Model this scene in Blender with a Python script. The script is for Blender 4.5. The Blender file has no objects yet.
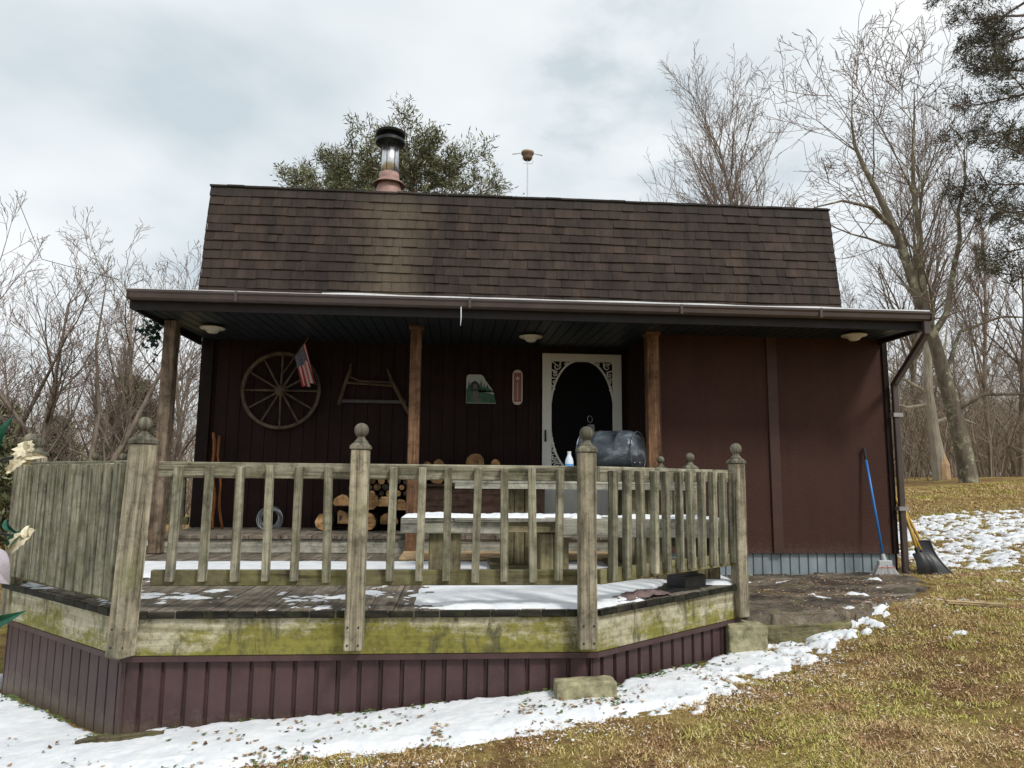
import bpy, math, random
import numpy as np
from mathutils import Vector, Matrix, noise
R = math.radians
C = bpy.context.scene.collection
sc = bpy.context.scene

# ------------------------------------------------------------------ helpers
class MB:
    def __init__(s): s.v = []; s.f = []; s.uv = []; s.k = 0
    def face(s, pts, uvs=None):
        b = len(s.v); s.v += [tuple(p) for p in pts]; s.f.append(tuple(range(b, b+len(pts))))
        s.uv += uvs if uvs else [(0.0, 0.0)]*len(pts)
    def off(s): return (random.uniform(0, 50), 10*random.randint(0, 400)+1)
    def bar(s, p0, p1, w, t, up=(0, 0, 1), off=None, taper=1.0):
        """box from p0 to p1; w across (up x axis), t along up"""
        p0 = Vector(p0); p1 = Vector(p1); a = (p1-p0); L = a.length; a.normalize(); up = Vector(up)
        if abs(a.dot(up)) > .99: up = Vector((0, 1, 0))
        sd = a.cross(up).normalized(); up = sd.cross(a).normalized()
        ou, ov = off or s.off(); b = len(s.v)
        for p, k in ((p0, 1), (p1, taper)):
            for i, j in ((-1, -1), (1, -1), (1, 1), (-1, 1)):
                s.v.append(tuple(p + sd*(i*w/2*k) + up*(j*t/2*k)))
        per = [0, w, w+t, 2*w+t, 2*w+2*t]
        for i in range(4):
            j = (i+1) % 4
            s.f.append((b+i, b+j, b+4+j, b+4+i))
            s.uv += [(ou, ov+per[i]), (ou, ov+per[i+1]), (ou+L, ov+per[i+1]), (ou+L, ov+per[i])]
        for q in ((3, 2, 1, 0), (4, 5, 6, 7)):
            s.f.append(tuple(b+i for i in q)); s.uv += [(ou, ov), (ou, ov+w), (ou+t, ov+w), (ou+t, ov)]
        return s
    def box(s, x0, x1, y0, y1, z0, z1, grain='x'):
        m = ((x0+x1)/2, (y0+y1)/2, (z0+z1)/2)
        if grain == 'x': s.bar((x0, m[1], m[2]), (x1, m[1], m[2]), y1-y0, z1-z0)
        elif grain == 'y': s.bar((m[0], y0, m[2]), (m[0], y1, m[2]), x1-x0, z1-z0)
        else: s.bar((m[0], m[1], z0), (m[0], m[1], z1), x1-x0, y1-y0, up=(0, 1, 0))
        return s
    def tube(s, pts, rad, n=8, cap=True):
        pts = [Vector(p) for p in pts]
        if not hasattr(rad, '__len__'): rad = [rad]*len(pts)
        ref = None; rings = []; ln = 0; off = s.off()
        for i, p in enumerate(pts):
            d = (pts[min(i+1, len(pts)-1)]-pts[max(i-1, 0)])
            if d.length < 1e-9: d = Vector((0, 0, 1))
            d.normalize()
            if ref is None: ref = d.orthogonal().normalized()
            ref = (ref - d*ref.dot(d))
            if ref.length < 1e-6: ref = d.orthogonal()
            ref.normalize(); b2 = d.cross(ref); base = len(s.v)
            if i: ln += (p-pts[i-1]).length
            for k in range(n):
                a = 2*math.pi*k/n
                s.v.append(tuple(p + (ref*math.cos(a)+b2*math.sin(a))*rad[i]))
            rings.append((base, ln))
        for i in range(len(rings)-1):
            (a, l0), (b, l1) = rings[i], rings[i+1]
            for k in range(n):
                k2 = (k+1) % n
                s.f.append((a+k, a+k2, b+k2, b+k))
                v0, v1 = off[1]+k*.12, off[1]+(k+1)*.12
                s.uv += [(off[0]+l0, v0), (off[0]+l0, v1), (off[0]+l1, v1), (off[0]+l1, v0)]
        if cap:
            for base, rev in ((rings[0][0], True), (rings[-1][0], False)):
                q = list(range(base, base+n)); q = q[::-1] if rev else q
                s.f.append(tuple(q)); s.uv += [(.5, 5)]*n
        return s
    def lathe(s, prof, c=(0, 0, 0), n=20, M=None):
        """prof list of (r,z)"""
        c = Vector(c); rings = []; off = s.off()
        for r, z in prof:
            b = len(s.v); rings.append(b)
            for k in range(n):
                a = 2*math.pi*k/n; p = Vector((r*math.cos(a), r*math.sin(a), z))
                if M: p = M @ p
                s.v.append(tuple(p+c))
        for i in range(len(rings)-1):
            for k in range(n):
                k2 = (k+1) % n
                s.f.append((rings[i]+k, rings[i]+k2, rings[i+1]+k2, rings[i+1]+k))
                s.uv += [(off[0]+prof[i][1], off[1]+k*.02), (off[0]+prof[i][1], off[1]+k*.02+.02), (off[0]+prof[i+1][1], off[1]+k*.02+.02), (off[0]+prof[i+1][1], off[1]+k*.02)]
        s.f.append(tuple(rings[0]+k for k in reversed(range(n)))); s.uv += [(0, off[1])]*n
        s.f.append(tuple(rings[-1]+k for k in range(n))); s.uv += [(0, off[1])]*n
        return s
    def prism(s, poly, axis_o, U, V, N, thick):
        """2D polygon (u,v) extruded by thick along N"""
        o = Vector(axis_o); U = Vector(U); V = Vector(V); N = Vector(N)
        a = [o+U*u+V*v for u, v in poly]; b = [p+N*thick for p in a]
        of = s.off(); uv = [(of[0]+v, of[1]+u) for u, v in poly]
        s.face(a, list(uv)); s.face(b[::-1], list(uv[::-1]))
        for i in range(len(a)):
            j = (i+1) % len(a); s.face([a[j], a[i], b[i], b[j]], [(of[0], of[1])]*4)
        return s
    def panel(s, O, U, V, N, L, Hh, pitch, gw, dp, start=0.0, ridge=0.0):
        """grooved sheet: repeated flat boards with grooves (profile along U, extruded V)"""
        O = Vector(O); U = Vector(U).normalized(); V = Vector(V); N = Vector(N).normalized()
        x = -start; prof = [(0, 0)]
        while x < L:
            for dx, d in ((pitch-gw, 0), (pitch-gw*.75, -dp), (pitch-gw*.25, -dp), (pitch, ridge)):
                if 0 < x+dx < L: prof.append((x+dx, d))
            x += pitch
        prof.append((L, 0)); h = V.normalized()*Hh if V.length else V
        k = 0
        for (a, da), (b, db) in zip(prof, prof[1:]):
            p, q = O+U*a+N*da, O+U*b+N*db
            bi = int((a+start)/pitch+1e-6); oy = 10*(bi*7 % 311)+1
            s.face([p, q, q+h, p+h], [(bi*3.1, oy+a % pitch), (bi*3.1, oy+b % pitch), (bi*3.1+Hh, oy+b % pitch), (bi*3.1+Hh, oy+a % pitch)])
        return s
    def build(s, name, mat, parent=None, smooth=False, bevel=0):
        me = bpy.data.meshes.new(name)
        loc = parent_world(parent)
        vv = [(x-loc[0], y-loc[1], z-loc[2]) for x, y, z in s.v] if loc else s.v
        me.from_pydata(vv, [], s.f); me.update()
        uvl = me.uv_layers.new(name='UVMap')
        arr = np.array(s.uv, dtype=np.float32).ravel()
        if len(arr) == len(uvl.data)*2: uvl.data.foreach_set('uv', arr)
        if smooth: me.polygons.foreach_set('use_smooth', [True]*len(me.polygons))
        me.materials.append(mat)
        o = bpy.data.objects.new(name, me); C.objects.link(o)
        if parent: o.parent = parent
        if bevel:
            m = o.modifiers.new('bevel', 'BEVEL'); m.width = bevel; m.segments = 1; m.limit_method = 'ANGLE'; m.angle_limit = R(40)
        return o

WL = {}
def parent_world(p):
    if p is None: return None
    x = [0, 0, 0]
    while p is not None:
        x[0] += p.location[0]; x[1] += p.location[1]; x[2] += p.location[2]; p = p.parent
    return x
def tag(o, label=None, cat=None, group=None, kind=None):
    if label: o['label'] = label
    if cat: o['category'] = cat
    if group: o['group'] = group
    if kind: o['kind'] = kind
    return o
def thing(name, label, cat, loc=(0, 0, 0), group=None):
    o = bpy.data.objects.new(name, None); C.objects.link(o); o.location = loc; o.empty_display_size = .1
    return tag(o, label, cat, group)
def copy_tree(o, parent=None):
    c = o.copy(); C.objects.link(c); c.parent = parent
    for ch in list(o.children): copy_tree(ch, c)
    return c

# ------------------------------------------------------------------ materials
def nt(name):
    m = bpy.data.materials.new(name); m.use_nodes = True; t = m.node_tree
    return m, t, t.nodes['Principled BSDF']
def N(t, typ, **kw):
    n = t.nodes.new(typ)
    for k, v in kw.items():
        if k in n.inputs: n.inputs[k].default_value = v
        else: setattr(n, k, v)
    return n
def ramp(t, stops, fac=None):
    n = t.nodes.new('ShaderNodeValToRGB'); e = n.color_ramp.elements
    while len(e) < len(stops): e.new(.5)
    for el, (p, c) in zip(e, stops): el.position = p; el.color = (*c, 1) if len(c) == 3 else c
    if fac is not None: t.links.new(fac, n.inputs[0])
    return n.outputs[0]
def mix(t, fac, a, b, mode='MIX'):
    n = t.nodes.new('ShaderNodeMix'); n.data_type = 'RGBA'; n.blend_type = mode
    for sk, val in ((n.inputs[0], fac), (n.inputs[6], a), (n.inputs[7], b)):
        if isinstance(val, bpy.types.NodeSocket): t.links.new(val, sk)
        elif isinstance(val, (tuple, list)): sk.default_value = (*val, 1) if len(val) == 3 else val
        else: sk.default_value = val
    return n.outputs[2]
def co(t, kind='Object', scale=(1, 1, 1), loc=(0, 0, 0)):
    c = t.nodes.new('ShaderNodeTexCoord'); m = t.nodes.new('ShaderNodeMapping')
    t.links.new(c.outputs[kind], m.inputs[0]); m.inputs['Scale'].default_value = scale; m.inputs['Location'].default_value = loc
    return m.outputs[0]
def geo(t, scale=(1, 1, 1), loc=(0, 0, 0)):
    c = t.nodes.new('ShaderNodeNewGeometry'); m = t.nodes.new('ShaderNodeMapping')
    t.links.new(c.outputs['Position'], m.inputs[0]); m.inputs['Scale'].default_value = scale; m.inputs['Location'].default_value = loc
    return m.outputs[0]
def nz(t, vec, scale=5, detail=5, rough=.55, dist=0):
    n = N(t, 'ShaderNodeTexNoise', Scale=scale, Detail=detail, Roughness=rough, Distortion=dist); t.links.new(vec, n.inputs['Vector'])
    return n.outputs[0]
def bump(t, b, h, strength=.3, dist=.01):
    n = N(t, 'ShaderNodeBump', Strength=strength, Distance=dist); t.links.new(h, n.inputs['Height']); t.links.new(n.outputs[0], b.inputs['Normal'])
def math_(t, op, a, b=None):
    n = t.nodes.new('ShaderNodeMath'); n.operation = op
    for i, v in enumerate((a, b)):
        if v is None: continue
        if isinstance(v, bpy.types.NodeSocket): t.links.new(v, n.inputs[i])
        else: n.inputs[i].default_value = v
    return n.outputs[0]

def wood(name, dark, mid, light, moss=None, moss_lo=.5, moss_hi=.7, moss_scale=3, rough=.85, var=.35, grain=28, mottle=.75):
    m, t, b = nt(name)
    uv = co(t, 'UV', (1.6, grain, 1))
    g = nz(t, uv, 1.0, 6, .65, .6)
    col = ramp(t, [(.30, dark), (.5, mid), (.72, light)], g)
    crack = nz(t, co(t, 'UV', (1.1, grain*3.2, 1)), 1.0, 3, .6, .3)
    ck = ramp(t, [(.33, (.25, .23, .2)), (.44, (1, 1, 1))], crack)
    col = mix(t, .85, col, ck, 'MULTIPLY')
    # per board variation
    sp = t.nodes.new('ShaderNodeSeparateXYZ'); c = t.nodes.new('ShaderNodeTexCoord'); t.links.new(c.outputs['UV'], sp.inputs[0])
    fl = math_(t, 'FLOOR', math_(t, 'MULTIPLY', sp.outputs[1], .1))
    wn = N(t, 'ShaderNodeTexWhiteNoise', noise_dimensions='1D'); t.links.new(fl, wn.inputs['W'])
    val = math_(t, 'ADD', math_(t, 'MULTIPLY', wn.outputs[0], var), 1-var*.5)
    hs = N(t, 'ShaderNodeHueSaturation'); t.links.new(col, hs.inputs['Color']); t.links.new(val, hs.inputs['Value']); col = hs.outputs[0]
    big = nz(t, geo(t, (2, 2, 2)), 2.2, 5, .6)
    col = mix(t, .6, col, ramp(t, [(.32, (.45, .45, .44)), (.62, (1.08, 1.05, 1.0))], big), 'MULTIPLY')
    mot = nz(t, geo(t, (1, 1, 1), (11, 3, 8)), 11, 7, .75)
    col = mix(t, mottle, col, ramp(t, [(.36, (.30, .29, .25)), (.52, (.95, .95, .93)), (.70, (1.25, 1.24, 1.2))], mot), 'MULTIPLY')
    if moss:
        mn = nz(t, geo(t, (1, 1, 1), (3, 1, 2)), moss_scale, 7, .7)
        col = mix(t, ramp(t, [(moss_lo, (0, 0, 0)), (moss_hi, (1, 1, 1))], mn), col, mix(t, .6, moss, col, 'MIX'))
    t.links.new(col, b.inputs['Base Color']); b.inputs['Roughness'].default_value = rough
    b.inputs['Specular IOR Level'].default_value = .25
    h = math_(t, 'ADD', g, math_(t, 'MULTIPLY', crack, .8)); bump(t, b, h, .5, .004)
    return m

def plain(name, col, rough=.6, metal=0, var=.12, scale=8, bmp=.0, bscale=60, spec=.4, coords='geo'):
    m, t, b = nt(name)
    v = geo(t) if coords == 'geo' else co(t)
    n = nz(t, v, scale, 6, .65)
    lo = tuple(c*(1-var) for c in col); hi = tuple(min(1, c*(1+var)) for c in col)
    t.links.new(ramp(t, [(.3, lo), (.7, hi)], n), b.inputs['Base Color'])
    b.inputs['Roughness'].default_value = rough; b.inputs['Metallic'].default_value = metal; b.inputs['Specular IOR Level'].default_value = spec
    rr = nz(t, v, scale*2.7, 4); t.links.new(math_(t, 'ADD', math_(t, 'MULTIPLY', rr, .25), rough-.12), b.inputs['Roughness'])
    if bmp: bump(t, b, nz(t, v, bscale, 4), bmp, .005)
    return m

GREY = wood('weathered_rail_wood', (.08, .078, .055), (.255, .245, .185), (.50, .475, .38), moss=(.11, .12, .05), moss_lo=.46, moss_hi=.66, moss_scale=6)
GREYV = wood('weathered_post_wood', (.11, .095, .065), (.30, .27, .20), (.49, .45, .36), moss=(.20, .23, .05), moss_lo=.56, moss_hi=.75, moss_scale=4)
FINW = wood('dark_finial_wood', (.06, .058, .045), (.17, .16, .125), (.30, .285, .23), moss=(.13, .14, .08), moss_lo=.5, moss_hi=.7, moss_scale=9)
BOARD = wood('deck_boards_wood', (.10, .08, .065), (.20, .17, .14), (.30, .26, .215), moss=(.08, .09, .05), moss_lo=.5, moss_hi=.7, moss_scale=5, var=.5)
BENCHW = wood('pale_bench_wood', (.20, .20, .175), (.34, .335, .29), (.46, .45, .40), moss=(.22, .22, .10), moss_lo=.55, moss_hi=.75, moss_scale=4)
LEGW = wood('mossy_leg_wood', (.10, .085, .045), (.21, .18, .11), (.32, .285, .19), moss=(.10, .11, .03), moss_lo=.45, moss_hi=.65, moss_scale=4)
PPOST = wood('cedar_porch_post_wood', (.10, .05, .028), (.20, .11, .062), (.30, .18, .11), var=.2, grain=18)
PPOSTL = wood('bleached_porch_post_wood', (.08, .056, .04), (.18, .135, .10), (.30, .24, .18), var=.2, grain=18)
PLY = wood('pale_plywood', (.42, .29, .16), (.55, .40, .24), (.64, .49, .31), var=.1, grain=10)
DARKW = wood('brown_box_wood', (.045, .025, .018), (.085, .05, .038), (.12, .078, .06), grain=12, var=.2)
OLDW = wood('old_dark_wood', (.05, .035, .022), (.115, .085, .055), (.18, .14, .095), grain=20, var=.2)
WHEELW = wood('wheel_wood', (.05, .038, .028), (.12, .095, .07), (.19, .15, .11), grain=20, var=.2)
STICKW = wood('orange_stick_wood', (.10, .03, .01), (.28, .10, .035), (.40, .17, .06), grain=12, var=.2)
BEAMW = wood('mossy_timber', (.10, .085, .055), (.20, .18, .11), (.30, .27, .18), moss=(.19, .19, .05), moss_lo=.4, moss_hi=.6, moss_scale=6, grain=9)
ROTW = wood('rotten_mossy_log', (.035, .028, .018), (.10, .08, .05), (.20, .17, .11), moss=(.07, .085, .02), moss_lo=.42, moss_hi=.6, moss_scale=12, grain=12, mottle=1.0)
PLANK = wood('fresh_plank', (.38, .27, .14), (.50, .38, .22), (.60, .48, .3), grain=14, var=.1)

def fascia_mat():
    m, t, b = nt('mossy_fascia_board')
    uv = co(t, 'UV', (1.2, 22, 1)); g = nz(t, uv, 1, 6, .65, .6)
    base = ramp(t, [(.3, (.23, .20, .12)), (.5, (.42, .385, .26)), (.7, (.58, .55, .42))], g)
    mo = nz(t, geo(t, (1.3, 1.3, 3), (7.6, 2, 0)), 2.1, 7, .72)
    g5 = t.nodes.new('ShaderNodeNewGeometry'); s5 = t.nodes.new('ShaderNodeSeparateXYZ'); t.links.new(g5.outputs['Position'], s5.inputs[0])
    mo = math_(t, 'ADD', mo, math_(t, 'MULTIPLY', math_(t, 'SUBTRACT', .10, s5.outputs[2]), .75))
    mo = math_(t, 'ADD', mo, math_(t, 'MULTIPLY', math_(t, 'MAXIMUM', math_(t, 'SUBTRACT', 1.15, math_(t, 'ABSOLUTE', math_(t, 'ADD', s5.outputs[0], .25))), -.25), .075))
    mo = math_(t, 'ADD', mo, math_(t, 'MULTIPLY', math_(t, 'SUBTRACT', nz(t, geo(t), 40, 6, .8), .5), .25))
    col = mix(t, ramp(t, [(.44, (0, 0, 0)), (.56, (.95, .95, .95))], mo), base, mix(t, g, (.085, .085, .012), (.31, .28, .04)))
    st = nz(t, geo(t, (7, 7, 2.2)), 1, 5, .7, .4)
    col = mix(t, ramp(t, [(.53, (0, 0, 0)), (.62, (.8, .8, .8))], st), col, (.075, .07, .035))
    hi = nz(t, geo(t, (30, 30, 30)), 1, 5, .7)
    col = mix(t, .7, col, ramp(t, [(.35, (.45, .45, .45)), (.55, (1, 1, 1))], hi), 'MULTIPLY')
    t.links.new(col, b.inputs['Base Color']); b.inputs['Roughness'].default_value = .85
    bump(t, b, math_(t, 'ADD', g, hi), .5, .004); return m
FASCIA = fascia_mat()
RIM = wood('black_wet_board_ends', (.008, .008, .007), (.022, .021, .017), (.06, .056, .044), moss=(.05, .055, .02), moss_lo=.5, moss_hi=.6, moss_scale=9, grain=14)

def skirt_mat(name, a, b_, rough, spec=.35, dirt=(.10, .085, .07), sc_=2.2, splash=None):
    m, t, b = nt(name)
    n = nz(t, geo(t, (1, 1, 1)), sc_, 7, .7)
    col = ramp(t, [(.3, a), (.7, b_)], n)
    d = nz(t, geo(t, (1, 1, 1), (5, 5, 5)), 24, 6, .75)
    col = mix(t, ramp(t, [(.58, (0, 0, 0)), (.75, (.5, .5, .5))], d), col, dirt)
    st = nz(t, geo(t, (9, 9, .6)), 1, 4, .6)
    col = mix(t, .5, col, ramp(t, [(.3, (.6, .6, .6)), (.6, (1.1, 1.1, 1.1))], st), 'MULTIPLY')
    if splash is not None:
        g_ = t.nodes.new('ShaderNodeNewGeometry'); s3 = t.nodes.new('ShaderNodeSeparateXYZ'); t.links.new(g_.outputs['Position'], s3.inputs[0])
        hh = math_(t, 'ADD', math_(t, 'MULTIPLY', math_(t, 'SUBTRACT', splash, s3.outputs[2]), 3.2), math_(t, 'SUBTRACT', nz(t, geo(t), 17, 7, .8), .5))
        col = mix(t, ramp(t, [(.10, (0, 0, 0)), (.55, (.75, .75, .75))], hh), col, (.15, .12, .085))
    t.links.new(col, b.inputs['Base Color']); b.inputs['Roughness'].default_value = rough; b.inputs['Specular IOR Level'].default_value = spec
    bump(t, b, n, .35, .02); return m
SKIRT = skirt_mat('brown_metal_skirting', (.048, .026, .027), (.084, .047, .046), .5, splash=-.26)
FOUND = skirt_mat('grey_blue_skirting', (.17, .205, .225), (.28, .325, .35), .45, dirt=(.12, .12, .1), splash=.04)
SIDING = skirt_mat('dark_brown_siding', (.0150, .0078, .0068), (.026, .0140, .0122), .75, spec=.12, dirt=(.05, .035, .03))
CORNER = plain('dark_trim', (.016, .0105, .009), .75, spec=.1, var=.25)
CEIL = skirt_mat('slate_blue_beadboard', (.018, .026, .033), (.027, .038, .047), .4, dirt=(.02, .02, .02))
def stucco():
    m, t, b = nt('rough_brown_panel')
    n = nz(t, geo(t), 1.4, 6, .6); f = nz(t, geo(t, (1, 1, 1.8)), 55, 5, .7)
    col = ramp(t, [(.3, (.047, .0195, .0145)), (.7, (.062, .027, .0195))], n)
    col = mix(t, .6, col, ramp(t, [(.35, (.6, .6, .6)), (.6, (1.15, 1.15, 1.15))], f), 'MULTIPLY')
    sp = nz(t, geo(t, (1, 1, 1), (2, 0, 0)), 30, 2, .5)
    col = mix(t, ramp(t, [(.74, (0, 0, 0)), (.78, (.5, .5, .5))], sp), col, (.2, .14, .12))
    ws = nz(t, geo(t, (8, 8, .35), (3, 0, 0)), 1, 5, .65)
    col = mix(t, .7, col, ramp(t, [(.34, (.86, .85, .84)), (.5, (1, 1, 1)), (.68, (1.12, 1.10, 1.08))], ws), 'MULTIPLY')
    g_ = t.nodes.new('ShaderNodeNewGeometry'); s3 = t.nodes.new('ShaderNodeSeparateXYZ'); t.links.new(g_.outputs['Position'], s3.inputs[0])
    hh = math_(t, 'ADD', math_(t, 'MULTIPLY', math_(t, 'SUBTRACT', .42, s3.outputs[2]), 1.6), math_(t, 'SUBTRACT', nz(t, geo(t), 26, 7, .85), .5))
    col = mix(t, ramp(t, [(.12, (0, 0, 0)), (.5, (.6, .6, .6))], hh), col, (.14, .10, .075))
    t.links.new(col, b.inputs['Base Color']); b.inputs['Roughness'].default_value = .75; b.inputs['Specular IOR Level'].default_value = .25
    bump(t, b, math_(t, 'ADD', f, math_(t, 'MULTIPLY', n, 2.0)), .7, .014); return m
STUCCO = stucco()
BATTEN = plain('brown_batten', (.052, .023, .016), .6, var=.2, bmp=.3, bscale=80)
TRIM = plain('brown_gutter_metal', (.060, .042, .038), .36, var=.25, scale=5, spec=.5)
TRIMD = plain('dark_fascia_metal', (.011, .008, .008), .65, var=.25, scale=5)
WHITE = plain('white_door_paint', (.62, .62, .58), .45, var=.06)
LAMPW = plain('opal_lamp_glass', (.60, .58, .50), .3, var=.05)
BLACK = plain('black_plastic', (.018, .018, .02), .4, var=.3, bmp=.2)
DARKS = plain('dark_screen_mesh', (.003, .0033, .0036), .75, spec=.12, var=.3)
STEEL = plain('stainless_pipe', (.62, .63, .64), .28, metal=1, var=.12, scale=20)
CAPM = plain('dark_cap_metal', (.035, .038, .038), .4, metal=.7, var=.3)
RUST = plain('rusty_flashing', (.30, .185, .16), .6, metal=.15, var=.25, scale=14, bmp=.2)
SNOWM, _t, _b = nt('snow')
_t.links.new(ramp(_t, [(.32, (.62, .66, .71)), (.58, (.76, .785, .81))], nz(_t, geo(_t), 9, 6, .7)), _b.inputs['Base Color'])
_b.inputs['Roughness'].default_value = .7; _b.inputs['Specular IOR Level'].default_value = .3
bump(_t, _b, nz(_t, geo(_t), 70, 5, .7), .35, .01)

def shingle_mat():
    m, t, b = nt('brown_asphalt_shingle')
    c = t.nodes.new('ShaderNodeTexCoord'); sp = t.nodes.new('ShaderNodeSeparateXYZ'); t.links.new(c.outputs['UV'], sp.inputs[0])
    wn = N(t, 'ShaderNodeTexWhiteNoise', noise_dimensions='1D'); t.links.new(math_(t, 'FLOOR', math_(t, 'MULTIPLY', sp.outputs[1], .1)), wn.inputs['W'])
    col = ramp(t, [(0, (.031, .0205, .0165)), (.5, (.041, .0275, .0215)), (1, (.055, .038, .0295))], wn.outputs[0])
    # lime-coloured wash below the chimney, dark algae streaks elsewhere
    big = nz(t, geo(t, (5.5, 5.5, 1.1)), 1, 7, .75)
    col = mix(t, .85, col, ramp(t, [(.38, (.42, .40, .40)), (.60, (1.18, 1.15, 1.12))], big), 'MULTIPLY')
    g = t.nodes.new('ShaderNodeNewGeometry'); s2 = t.nodes.new('ShaderNodeSeparateXYZ'); t.links.new(g.outputs['Position'], s2.inputs[0])
    d = math_(t, 'ABSOLUTE', math_(t, 'ADD', s2.outputs[0], .78))
    d = math_(t, 'ADD', d, math_(t, 'MULTIPLY', nz(t, geo(t, (3, 3, .8)), 1, 4), .5))
    col = mix(t, ramp(t, [(.30, (.8, .8, .8)), (.80, (0, 0, 0))], d), col, mix(t, big, (.05, .04, .03), (.16, .13, .088)))
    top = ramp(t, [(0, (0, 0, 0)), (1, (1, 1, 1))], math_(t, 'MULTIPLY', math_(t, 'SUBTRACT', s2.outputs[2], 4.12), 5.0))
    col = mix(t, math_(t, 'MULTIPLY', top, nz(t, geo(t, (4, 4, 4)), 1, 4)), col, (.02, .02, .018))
    f = nz(t, geo(t), 160, 3, .8)
    col = mix(t, .6, col, ramp(t, [(.3, (.5, .5, .5)), (.65, (1.35, 1.3, 1.25))], f), 'MULTIPLY')
    t.links.new(col, b.inputs['Base Color']); b.inputs['Roughness'].default_value = .9; bump(t, b, f, .6, .004)
    return m
SHING = shingle_mat()

def ground_mat():
    m, t, b = nt('winter_grass_soil')
    n1 = nz(t, geo(t), .9, 6, .65); n2 = nz(t, geo(t, (1, 1, 1), (9, 4, 0)), 3.5, 6, .7); n3 = nz(t, geo(t), 38, 6, .75)
    col = ramp(t, [(.30, (.20, .13, .06)), (.45, (.40, .28, .12)), (.55, (.44, .35, .13)), (.72, (.30, .29, .07))], n1)
    col = mix(t, ramp(t, [(.45, (0, 0, 0)), (.62, (.9, .9, .9))], n2), col, (.21, .12, .065))
    col = mix(t, .85, col, ramp(t, [(.3, (.35, .33, .3)), (.6, (1.25, 1.2, 1.1))], n3), 'MULTIPLY')
    t.links.new(col, b.inputs['Base Color']); b.inputs['Roughness'].default_value = .95; b.inputs['Specular IOR Level'].default_value = .1
    bump(t, b, math_(t, 'ADD', n3, nz(t, geo(t), 140, 3, .7)), .9, .03); return m
GROUND = ground_mat()
def blade_mat():
    m, t, b = nt('dead_grass_blades')
    c = t.nodes.new('ShaderNodeTexCoord'); sp = t.nodes.new('ShaderNodeSeparateXYZ'); t.links.new(c.outputs['UV'], sp.inputs[0])
    a = ramp(t, [(0, (.22, .135, .06)), (.35, (.52, .37, .16)), (.7, (.68, .53, .26)), (1, (.78, .68, .44))], sp.outputs[0])
    g = ramp(t, [(0, (.17, .17, .04)), (.5, (.44, .42, .09)), (1, (.64, .60, .22))], sp.outputs[0])
    br = ramp(t, [(0, (.20, .11, .05)), (.6, (.46, .28, .14)), (1, (.62, .44, .26))], sp.outputs[0])
    n1 = nz(t, geo(t), 1.3, 5, .65); n2 = nz(t, geo(t, (1, 1, 1), (9, 4, 0)), 2.6, 6, .7)
    col = mix(t, ramp(t, [(.43, (0, 0, 0)), (.55, (.95, .95, .95))], n1), a, g)
    col = mix(t, ramp(t, [(.46, (0, 0, 0)), (.60, (1, 1, 1))], n2), col, br)
    t.links.new(col, b.inputs['Base Color']); b.inputs['Roughness'].default_value = .8; b.inputs['Specular IOR Level'].default_value = .15
    return m
BLADE = blade_mat()
def rnd_mat(name, stops, rough=.8):
    m, t, b = nt(name)
    c = t.nodes.new('ShaderNodeTexCoord'); sp = t.nodes.new('ShaderNodeSeparateXYZ'); t.links.new(c.outputs['UV'], sp.inputs[0])
    t.links.new(ramp(t, stops, sp.outputs[0]), b.inputs['Base Color']); b.inputs['Roughness'].default_value = rough
    b.inputs['Specular IOR Level'].default_value = .2
    return m
LEAF = rnd_mat('dry_leaf', [(0, (.05, .025, .015)), (.40, (.24, .13, .07)), (.8, (.50, .34, .20)), (1, (.74, .65, .52))])
GLEAF = rnd_mat('ivy_leaf', [(0, (.03, .06, .02)), (.6, (.08, .15, .04)), (1, (.16, .22, .06))])
def bark(name, a, b_, lich=None, sc_=8):
    m, t, b = nt(name)
    n = nz(t, co(t, 'Object', (1, 1, .25)), sc_, 6, .7)
    col = ramp(t, [(.3, a), (.65, b_)], n)
    if lich:
        col = mix(t, ramp(t, [(.52, (0, 0, 0)), (.6, (1, 1, 1))], nz(t, co(t), 3.2, 6, .7)), col, lich)
    t.links.new(col, b.inputs['Base Color']); b.inputs['Roughness'].default_value = .9; b.inputs['Specular IOR Level'].default_value = .15
    bump(t, b, n, .8, .03); return m
BARK = bark('grey_brown_bark', (.10, .08, .062), (.27, .225, .18))
BARKL = bark('lichen_bark', (.07, .058, .045), (.21, .18, .14), (.34, .35, .24), 7)
BARKP = bark('pale_snag_wood', (.26, .22, .17), (.48, .44, .36))
TWIG = plain('twig_bark', (.20, .155, .135), .9, var=.3, spec=.1, coords='obj')
TWIGP = plain('pale_twig_bark', (.22, .175, .14), .9, var=.3, spec=.1, coords='obj')
def needle(name, st): return rnd_mat(name, st, .75)
NEED = needle('evergreen_leaves', [(0, (.05, .055, .03)), (.5, (.16, .17, .09)), (1, (.38, .38, .25))])
NEED2 = needle('hemlock_needles', [(0, (.04, .042, .03)), (.6, (.11, .11, .075)), (1, (.22, .21, .15))])
BRUSH = rnd_mat('brush_twigs', [(0, (.13, .10, .075)), (.5, (.27, .215, .16)), (1, (.42, .36, .28))])

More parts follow.
